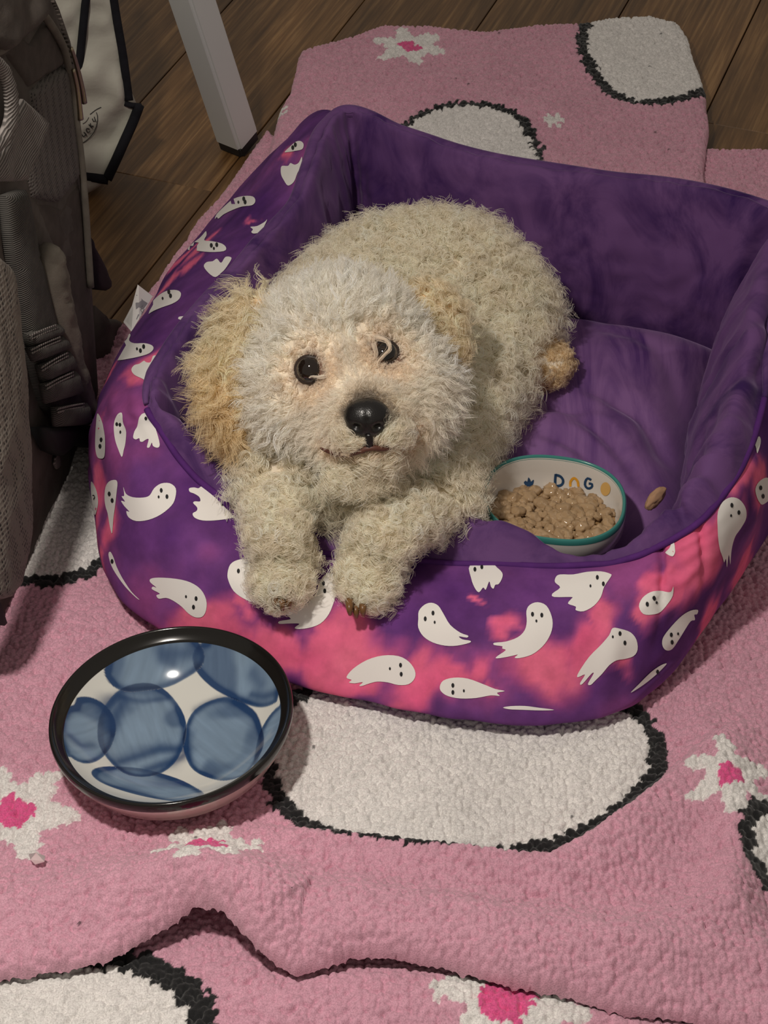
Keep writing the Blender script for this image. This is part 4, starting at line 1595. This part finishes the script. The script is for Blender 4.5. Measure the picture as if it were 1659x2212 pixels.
decal('letter_d', [stroke([(832, 246), (826, 300), (826, 366)], 25), stroke([(828, 254), (876, 268), (904, 305), (898, 345), (866, 364), (822, 366)], 25)], bvF, .0005, m_navy, fb, step=3)
decal('letter_o', [stroke([(978, 372), (980, 320), (1014, 286), (1050, 318), (1058, 372)], 24)], bvF, .0005, m_yel, fb, step=3)
decal('letter_g', [stroke([(1186, 306), (1152, 288), (1128, 318), (1126, 362), (1156, 390), (1192, 376), (1194, 346), (1162, 340)], 23)], bvF, .0005, m_navy, fb, step=3)
decal('paw_mark', [catmull(np.array(fz([(512, 332), (532, 312), (546, 322), (558, 280), (576, 300), (584, 322), (610, 302), (606, 345), (578, 374), (540, 372)])), 30, True)], bvF, .0005, m_navy, fb, step=3)
decal('yellow_mark', [catmull(np.array(fz([(522, 384), (552, 374), (600, 384), (634, 362), (622, 402), (640, 432), (616, 470), (598, 512), (574, 500), (560, 468), (544, 440)])), 33, True)], bvF, .0005, m_yel, fb, step=3)
th = np.linspace(0, 2 * math.pi, 18, endpoint=False)
decal('oval_mark', [np.array(fz([(1330 + 50 * math.cos(t), 396 + 68 * math.sin(t)) for t in th]))], bvF, .0005, m_pale, fb, step=3)

# ------------------------------------------------------------------ wet food
m_food = new_mat('wet_food', rough=.28)
bsdf(m_food).inputs['Subsurface Weight'].default_value = .0
oi = nd(m_food, 'ShaderNodeObjectInfo')
lk(m_food, mixc(m_food, ramp(m_food, noise_tex(m_food, coords(m_food), 160, 3), [(.35, (0, 0, 0)), (.65, (1, 1, 1))]), ramp(m_food, oi.outputs['Random'], [(0, (.36, .225, .11)), (1, (.55, .37, .20))]), (.44, .29, .155)), bsdf(m_food).inputs['Base Color'])
bsdf(m_food).inputs['Coat Weight'].default_value = .5
bsdf(m_food).inputs['Coat Roughness'].default_value = .08
bump(m_food, noise_tex(m_food, coords(m_food), 420, 3), .4, .0012)
m_gravy = new_mat('gravy', (.36, .22, .10), .12)
bsdf(m_gravy).inputs['Coat Weight'].default_value = .5
food = thing('dog_food', 'lumpy beige wet dog food heaped in the small white bowl', 'food', (fc[0], fc[1], fc[2] - .03))


def food_z(X, Y):
    return FH - .0165 + .006 * noise3(np.c_[X * 40, Y * 40, X * 0], 301) - .10 * (Y) * 1.0


ks = np.linspace(.02, 1, 26)
aa = np.linspace(0, 2 * math.pi, 96, endpoint=False)
Vg = np.stack([fpt(k_ * .895, aa, np.full(96, FH - .0225)) for k_ in ks], 1)
Vg[:, :, 2] += .0016 * noise3(Vg.reshape(-1, 3) * 160, 303).reshape(96, 26) - .16 * (Vg[:, :, 1] - fc[1])
obj('gravy', Vg.reshape(-1, 3), loft_faces(96, 26), m_gravy, food)
chunks = []
for q in range(5):
    bm = bmesh.new()
    bmesh.ops.create_icosphere(bm, subdivisions=3, radius=1.0)
    me = bpy.data.meshes.new('chunk')
    Vv = np.array([v.co[:] for v in bm.verts])
    d = 1 + .30 * noise3(Vv * 1.7 + 7 * q, 310 + q) + .20 * noise3(Vv * 3.6 + 3 * q, 320 + q) + .10 * noise3(Vv * 7, 330 + q)
    for v, f in zip(bm.verts, d):
        v.co *= float(f)
    bm.to_mesh(me)
    bm.free()
    for p in me.polygons:
        p.use_smooth = True
    me.materials.append(m_food)
    chunks.append(me)
rf = random.Random(4)
placed = []
tries = 0
while len(placed) < 150 and tries < 6000:
    tries += 1
    k_, a_ = .84 * math.sqrt(rf.random()), rf.random() * 2 * math.pi
    p = fpt(np.array([k_]), np.array([a_]), np.array([FH - .0215]))[0]
    if any((p[0] - q[0]) ** 2 + (p[1] - q[1]) ** 2 < .0043 ** 2 for q in placed):
        continue
    placed.append(p)
    r = rf.uniform(.0032, .0060)
    lift_ = .004 * math.exp(-((p[0] - fc[0] - .018) / .02) ** 2 - ((p[1] - fc[1] - .006) / .018) ** 2) + .003 * math.exp(-((p[0] - fc[0] + .03) / .014) ** 2 - ((p[1] - fc[1]) / .014) ** 2)
    o = bpy.data.objects.new('chunk', rf.choice(chunks))
    COL.objects.link(o)
    o.parent = food
    o.matrix_parent_inverse = Matrix.Translation(-Vector(food.location))
    o.location = (p[0], p[1], p[2] - .16 * (p[1] - fc[1]) + lift_ + rf.uniform(-.001, .0015))
    o.scale = (r * rf.uniform(.9, 1.3), r * rf.uniform(.9, 1.2), r * rf.uniform(.75, 1.0))
    o.rotation_euler = (rf.uniform(-.5, .5), rf.uniform(-.5, .5), rf.uniform(0, 6.28))

# ------------------------------------------------------------------ biscuit in the crease, plastic scrap
m_bis = new_mat('biscuit', (.50, .29, .16), .8)
bump(m_bis, noise_tex(m_bis, coords(m_bis), 500, 4), .5, .001)
lk(m_bis, ramp(m_bis, noise_tex(m_bis, coords(m_bis), 240, 3), [(.35, (.36, .18, .09)), (.6, (.58, .36, .22))]), bsdf(m_bis).inputs['Base Color'])
bp_ = U(1416, 1076, .104)
bm = bmesh.new()
bmesh.ops.create_icosphere(bm, subdivisions=4, radius=1.0)
Vv = np.array([v.co[:] for v in bm.verts])
d = 1 + .16 * noise3(Vv * 2.2, 340) + .06 * noise3(Vv * 7, 341)
for v, f in zip(bm.verts, d):
    v.co *= float(f)
me = bpy.data.meshes.new('dog_biscuit')
bm.to_mesh(me)
bm.free()
for p in me.polygons:
    p.use_smooth = True
me.materials.append(m_bis)
bo = link('dog_biscuit', me)
bo.location = bp_
bo.scale = (.012, .0055, .007)
bo.rotation_euler = (.2, -.3, math.radians(48))
tag(bo, 'small tan biscuit piece wedged in the crease beside the food bowl', 'biscuit')

m_pl = new_mat('clear_plastic', (.85, .70, .72), .12)
bsdf(m_pl).inputs['Transmission Weight'].default_value = .55
pc_ = [(62, 1846), (78, 1843), (98, 1850), (96, 1862), (76, 1868), (66, 1858)]
zz_ = [.0255, .0275, .0262, .0275, .0255, .0268]
Vp = np.array([U(a_, b_, z_) for (a_, b_), z_ in zip(pc_, zz_)])
Vp = np.concatenate([Vp, Vp + [0, 0, .0006]])
sp = obj('plastic_scrap', Vp, [(5, 4, 3, 2, 1, 0), (6, 7, 8, 9, 10, 11)] + [(i, (i + 1) % 6, 6 + (i + 1) % 6, 6 + i) for i in range(6)], m_pl, smoothed=False)
tag(sp, 'tiny crumpled scrap of clear plastic lying on the pink blanket', 'plastic scrap')
# ------------------------------------------------------------------ things at the left: shared builder
def slab(name, poly, p0, n, off, thick, mat, parent, step=9.0, dome=0.0, domew=None, wr=0.0, wf=40, seed=0, back=True, spline=False):
    """soft panel: 2-D outline on a plane of the scene, domed and wrinkled on the outside, with real thickness"""
    poly = np.array(poly, float)
    if spline:
        poly = catmull(poly, len(poly) * 3, True)
    v2, tr = cdt(poly, step)
    sdv = -poly_sdf(v2, poly)
    base = np.array([on_plane(a, b, p0, n, off + thick) for a, b in v2]) - n * thick
    w = domew or max(sdv.max(), 1e-6)
    prof = np.sqrt(np.clip(1 - (1 - np.clip(sdv / w, 0, 1)) ** 2, 0, 1))
    hgt = thick + dome * prof
    if wr:
        hgt = hgt + wr * fbm(base * wf, 400 + seed) * np.clip(sdv / (2 * step), 0, 1)
    front = base + n * hgt[:, None]
    nb = len(v2)
    # boundary edges
    from collections import Counter
    ec = Counter()
    for t in tr:
        for i in range(len(t)):
            a, b = t[i], t[(i + 1) % len(t)]
            ec[(min(a, b), max(a, b))] += 1
    Fc = list(tr)
    if back:
        Fc += [tuple(nb + i for i in reversed(t)) for t in tr]
        for t in tr:
            for i in range(len(t)):
                a, b = t[i], t[(i + 1) % len(t)]
                if ec[(min(a, b), max(a, b))] == 1:
                    Fc.append((b, a, nb + a, nb + b))
        Vv = np.concatenate([front, base])
    else:
        Vv = front
    o = obj(name, Vv, Fc, mat, parent)
    return o


def fabric(name, c, rough=.9, ribs=0, rib_rot=0.0, bumpk=.4, scale=900, contrast=.35):
    m = new_mat(name, c, rough)
    bsdf(m).inputs['Specular IOR Level'].default_value = .2
    v = coords(m)
    n1 = noise_tex(m, v, scale, 2)
    f = ramp(m, noise_tex(m, v, 60, 3), [(.3, tuple(q * .8 for q in c)), (.7, tuple(q * 1.15 for q in c))])
    if ribs:
        wv = nd(m, 'ShaderNodeTexWave', wave_type='BANDS', bands_direction='Z')
        wv.inputs['Scale'].default_value = ribs
        wv.inputs['Distortion'].default_value = .6
        wv.inputs['Detail'].default_value = 1
        mp_ = nd(m, 'ShaderNodeMapping')
        mp_.inputs['Rotation'].default_value = (0, rib_rot, 0)
        lk(m, v, mp_.inputs[0])
        lk(m, mp_.outputs[0], wv.inputs['Vector'])
        mu = nd(m, 'ShaderNodeMix', data_type='RGBA', blend_type='MULTIPLY')
        mu.inputs[0].default_value = 1
        lk(m, f, mu.inputs[6])
        lk(m, ramp(m, wv.outputs['Fac'], [(.2, (contrast,) * 3), (.8, (1.25,) * 3)]), mu.inputs[7])
        f = mu.outputs[2]
        bump(m, wv.outputs['Fac'], .8, .0012)
    else:
        bump(m, n1, bumpk, .0006)
    lk(m, f, bsdf(m).inputs['Base Color'])
    return m


def mesh_fabric(name, c, scale):
    m = new_mat(name, c, .85)
    vo = nd(m, 'ShaderNodeTexVoronoi', feature='F1')
    vo.inputs['Scale'].default_value = scale
    vo.inputs['Randomness'].default_value = .25
    lk(m, coords(m, (1, 1, .75)), vo.inputs['Vector'])
    lk(m, ramp(m, vo.outputs['Distance'], [(.22, tuple(q * .10 for q in c)), (.36, c)]), bsdf(m).inputs['Base Color'])
    bump(m, vo.outputs['Distance'], .9, .0015)
    return m


# ------------------------------------------------------------------ grey backpack
m_bk = fabric('backpack_nylon', (.105, .090, .080))
m_bk2 = fabric('backpack_panel', (.085, .070, .062))
m_bkp = fabric('backpack_padding', (.17, .15, .125))
m_web = fabric('webbing_ribbed', (.27, .245, .23), ribs=120, contrast=.45)
m_web2 = fabric('webbing_dark', (.105, .098, .09), ribs=170, contrast=.45)
m_mesh = mesh_fabric('spacer_mesh', (.18, .157, .135), 300)
m_mesh2 = mesh_fabric('pocket_mesh', (.12, .105, .096), 420)
m_blk = new_mat('black_plastic', (.006, .006, .007), .75)
m_met = new_mat('zip_metal', (.42, .36, .26), .3, Metallic=1.0)
Nn, Ff = U(18, 1318, 0.014), U(216, 880, 0.004)
Nn[2] = Ff[2] = 0
e_ = Ff - Nn
nb_ = np.array([e_[1], -e_[0], 0])
nb_ /= np.linalg.norm(nb_)
P0 = Nn
bp = thing('backpack', 'dark grey backpack with webbing straps standing at the left beside the bed', 'backpack', (Nn[0] - .08, (Nn[1] + Ff[1]) / 2, 0))
slab('main_body', [(-170, -60), (92, -60), (128, 20), (152, 90), (168, 170), (176, 300), (186, 420), (200, 650), (214, 872), (130, 1068), (22, 1306), (-170, 1735)], P0, nb_, -.21, .205, m_bk, bp, step=26, dome=.006, domew=26, wr=.004, wf=14)
slab('upper_panel', [(58, 92), (92, 40), (118, 72), (136, 108), (143, 132), (95, 165), (50, 192), (10, 120), (-30, 150), (-60, 80), (20, 60)], P0, nb_, -.004, .003, m_bk2, bp, step=9, dome=.005, domew=14, wr=.003, seed=1)
slab('top_flap', [(-60, -50), (66, -50), (84, 30), (60, 62), (0, 112), (-60, 90)], P0, nb_, -.002, .006, m_bk, bp, step=9, dome=.012, domew=22, wr=.006, wf=30, seed=2)
slab('mesh_pocket', [(52, 196), (95, 168), (141, 135), (148, 170), (160, 270), (168, 380), (120, 440), (60, 430), (40, 330), (70, 260)], P0, nb_, -.004, .004, m_mesh2, bp, step=9, dome=.006, domew=18, seed=3)
slab('lower_side_panel', [(60, 430), (120, 440), (168, 384), (182, 470), (196, 660), (208, 860), (178, 930), (140, 760), (112, 560), (96, 520)], P0, nb_, -.004, .003, m_bk2, bp, step=12, dome=.004, domew=16, wr=.003, seed=4)
pip = np.array([on_plane(a, b, P0, nb_, .006) for a, b in catmull([(60, -30), (75, 5), (95, 32), (119, 68), (138, 104), (147, 140), (157, 190), (165, 260), (175, 340), (184, 440), (196, 620)], 70)])
Vt, Ft = tube(pip, .0032, 8)
obj('piping', Vt, Ft, m_bkp, bp)
pip2 = np.array([on_plane(a, b, P0, nb_, .004) for a, b in catmull([(-60, 120), (0, 106), (45, 62), (80, 26), (88, 18)], 40)])
Vt, Ft = tube(pip2, .0045, 8)
obj('flap_edge', Vt, Ft, m_bkp, bp)
zt = np.array([on_plane(a, b, P0, nb_, .003) for a, b in catmull([(112, 0), (124, 25), (138, 70), (150, 110), (158, 170), (168, 260)], 44)])
for q in range(2, 42, 2):
    Vt, Ft = tube(np.array([zt[q] - [.0012, 0, 0], zt[q] + [.0016, -.0004, .0004]]), .0011, 6)
    obj('zip_tooth', Vt, Ft, m_bk2, bp)
for pl in ([(154, 104), (160, 122), (168, 150), (171, 162), (178, 195), (182, 222)], [(158, 150), (166, 185), (171, 225), (174, 258)]):
    Vt, Ft = tube(np.array([on_plane(a, b, P0, nb_, .010) for a, b in catmull(pl, 16)]), np.linspace(.0016, .0026, 16), 8)
    obj('zip_pull', Vt, Ft, m_met, bp)
# webbing grab loop and flat strap end
slab('webbing_strap', [(50, 214), (108, 266), (84, 332), (60, 388), (30, 392), (-20, 392), (-20, 345), (8, 318), (22, 262)], P0, nb_, .014, .0025, m_web, bp, step=8, dome=.003, domew=20, wr=.004, wf=30, seed=5)
slab('webbing_loop', ribbon_poly(catmull([(-30, 118), (0, 138), (18, 170), (27, 210), (28, 250), (18, 285), (2, 310), (-20, 330)], 24), 24), P0, nb_, .019, .0025, m_web, bp, step=7, dome=.003, domew=12, seed=6)
# shoulder strap: webbing, padding roll and its ladder of loops
slab('shoulder_strap', [(12, 424), (56, 410), (82, 550), (120, 694), (150, 790), (196, 905), (150, 930), (100, 880), (60, 730), (36, 580)], P0, nb_, .0, .008, m_web2, bp, step=9, dome=.006, domew=20, seed=7)
slab('strap_padding', [(97, 566), (100, 534), (110, 524), (124, 545), (142, 640), (156, 710), (172, 780), (194, 850), (205, 905), (184, 905), (160, 820), (134, 740), (112, 650)], P0, nb_, .006, .006, m_bkp, bp, step=6, dome=.009, domew=12, wr=.005, wf=60, seed=8)
for k_, L_ in enumerate(([(56, 722), (128, 700), (135, 722), (62, 750)], [(60, 752), (136, 726), (150, 752), (74, 782)], [(82, 790), (152, 760), (162, 795), (92, 826)], [(90, 830), (164, 802), (176, 850), (100, 872)], [(116, 880), (188, 870), (194, 918), (120, 922)])):
    slab('webbing_rung', L_, P0, nb_, .010 + .0015 * k_, .003, m_web2, bp, step=7, dome=.007, domew=16, seed=10 + k_)
    top_ = np.array([on_plane(a, b, P0, nb_, .0175 + .0015 * k_) for a, b in (np.array(L_[0]) + [8, 4], (np.array(L_[0]) + np.array(L_[1])) / 2 + [0, 2], np.array(L_[1]) + [-6, 2])])
    for dz_ in (0, 1):
        Vt, Ft = tube(catmull(top_ - np.array([0, 0, .0032 * dz_]), 10), .0009, 6)
        obj('stitch_line', Vt, Ft, m_web, bp)
slab('buckle', [(88, 925), (205, 920), (206, 948), (196, 968), (160, 962), (135, 985), (112, 975)], P0, nb_, .004, .010, m_blk, bp, step=9, dome=.004, domew=8)
slab('strap_tail', [(122, 985), (130, 982), (133, 1006), (124, 1014), (119, 1004)], P0, nb_, .004, .002, m_web, bp, step=4)
# mesh-backed padded strap nearest the viewer
slab('padded_strap', [(-60, 520), (0, 570), (13, 605), (22, 680), (36, 800), (46, 950), (50, 1080), (45, 1185), (28, 1262), (0, 1295), (-60, 1300)], P0, nb_, .012, .012, m_mesh, bp, step=9, dome=.016, domew=34, wr=.003, seed=9)
slab('strap_corner', [(-20, 1296), (2, 1302), (16, 1346), (10, 1352), (-20, 1330)], P0, nb_, .022, .003, m_blk, bp, step=6)
slab('strap_tongue', [(188, 500), (206, 535), (238, 604), (239, 620), (228, 628), (204, 625), (196, 560)], P0, nb_, -.030, .010, m_blk, bp, step=6, dome=.004, domew=8)
slab('hip_belt', [(205, 660), (225, 690), (250, 690), (266, 716), (252, 750), (226, 790), (212, 800), (206, 760)], P0, nb_, -.030, .012, m_bk, bp, step=7, dome=.010, domew=16, wr=.004, seed=20)

# ------------------------------------------------------------------ white tote bag with black trim
m_tote = new_mat('tote_white', (.50, .49, .42), .55)
bump(m_tote, noise_tex(m_tote, coords(m_tote), 60, 4), .25, .004)
m_trim = fabric('tote_black_binding', (.012, .012, .016))
m_tink = new_mat('tote_ink', (.03, .03, .03), .6)
T0 = U(205, 420, 0)
T0[2] = 0
tn = np.array([.28, -.96, 0])
tn /= np.linalg.norm(tn)
tote = thing('tote_bag', 'white tote bag with black binding standing behind the backpack', 'bag', T0 + np.array([-.04, .06, 0]))
panel = slab('bag_body', [(60, -60), (240, -60), (252, 30), (266, 130), (274, 216), (298, 232), (262, 315), (228, 394), (206, 409), (186, 420), (60, 470)], T0, tn, -.10, .10, m_tote, tote, step=9, dome=.004, domew=10, wr=.022, wf=16, seed=30)
for ln, w in (([(190, -40), (186, 0), (181, 50), (175, 110), (170, 155), (164, 200)], 17), ([(240, -50), (246, 0), (254, 50), (266, 120), (274, 180), (279, 218)], 18), ([(302, 228), (288, 265), (268, 310), (250, 350), (232, 388)], 20), ([(270, 224), (285, 229), (306, 231)], 10), ([(150, 375), (186, 382), (212, 387), (234, 390)], 18)):
    slab('binding', ribbon_poly(catmull(ln, 14), w), T0, tn, .004, .003, m_trim, tote, step=6, dome=.003, domew=8)
bvTote = BVHTree.FromPolygons([v.co.copy() for v in panel.data.vertices], [tuple(p.vertices) for p in panel.data.polygons])
TZ = ((0, 0), 5.027)


def tz_(p, w):
    return ribbon_poly(catmull(Z(TZ[0], TZ[1], p), 8), w / TZ[1])


LET = [  # u c k y, written up the curve
    [[(880, 1445), (905, 1475), (925, 1455)], [(905, 1425), (930, 1450), (934, 1468)]],
    [[(968, 1395), (940, 1385), (932, 1408), (952, 1428), (975, 1418)]],
    [[(958, 1345), (1000, 1385)], [(978, 1362), (978, 1330)], [(982, 1362), (1012, 1362)]],
    [[(1000, 1282), (1010, 1310), (1026, 1306)], [(1022, 1262), (1030, 1290), (1040, 1318)]],
]
for ls in LET:
    decal('letter', [tz_(p, 11) for p in ls], bvTote, .0012, m_tink, tote, step=3)
decal('printed_arc', [tz_([(885, 1552), (950, 1508), (1010, 1440), (1050, 1350), (1060, 1270), (1045, 1215)], 9)], bvTote, .0010, m_tink, tote, step=4)
decal('printed_arc', [tz_([(895, 1340), (930, 1318), (962, 1270)], 6)], bvTote, .0010, m_tink, tote, step=4)
decal('printed_arc', [tz_([(975, 1240), (1040, 1190), (1100, 1160)], 9)], bvTote, .0010, m_tink, tote, step=4)

# ------------------------------------------------------------------ white table leg
m_leg = new_mat('white_powder_coat', (.62, .65, .63), .45)
m_cap = new_mat('black_foot_cap', (.015, .014, .013), .6)
B0 = U(520, 318, 0)
B0[2] = 0
T1 = on_plane(412, -10, B0, np.array([0, 1.0, 0]), -.06)
ax = (T1 - B0)
ax /= np.linalg.norm(ax)
Lg = .74 / ax[2]
q1 = np.cross(ax, np.array([math.cos(math.radians(55)), math.sin(math.radians(55)), 0]))
q1 /= np.linalg.norm(q1)
q2 = np.cross(ax, q1)
tbl = thing('table', 'white square table leg with a black foot cap standing on the floor', 'table', B0)


def post(z0, z1, hw, bev, mat, name):
    bm = bmesh.new()
    bmesh.ops.create_cube(bm, size=1.0)
    M = Matrix(((q1[0] * 2 * hw, q2[0] * 2 * hw, ax[0] * (z1 - z0), B0[0] + ax[0] * (z0 + z1) / 2),
                (q1[1] * 2 * hw, q2[1] * 2 * hw, ax[1] * (z1 - z0), B0[1] + ax[1] * (z0 + z1) / 2),
                (q1[2] * 2 * hw, q2[2] * 2 * hw, ax[2] * (z1 - z0), B0[2] + ax[2] * (z0 + z1) / 2), (0, 0, 0, 1)))
    bm.transform(M)
    bmesh.ops.recalc_face_normals(bm, faces=bm.faces)
    bmesh.ops.bevel(bm, geom=list(bm.edges), offset=bev, segments=3, affect='EDGES')
    me = bpy.data.meshes.new(name)
    bm.to_mesh(me)
    bm.free()
    me.materials.append(mat)
    return link(name, me, tbl)


post(.016, Lg, .0172, .003, m_leg, 'leg')
post(.004, .022, .0164, .003, m_cap, 'foot_cap')
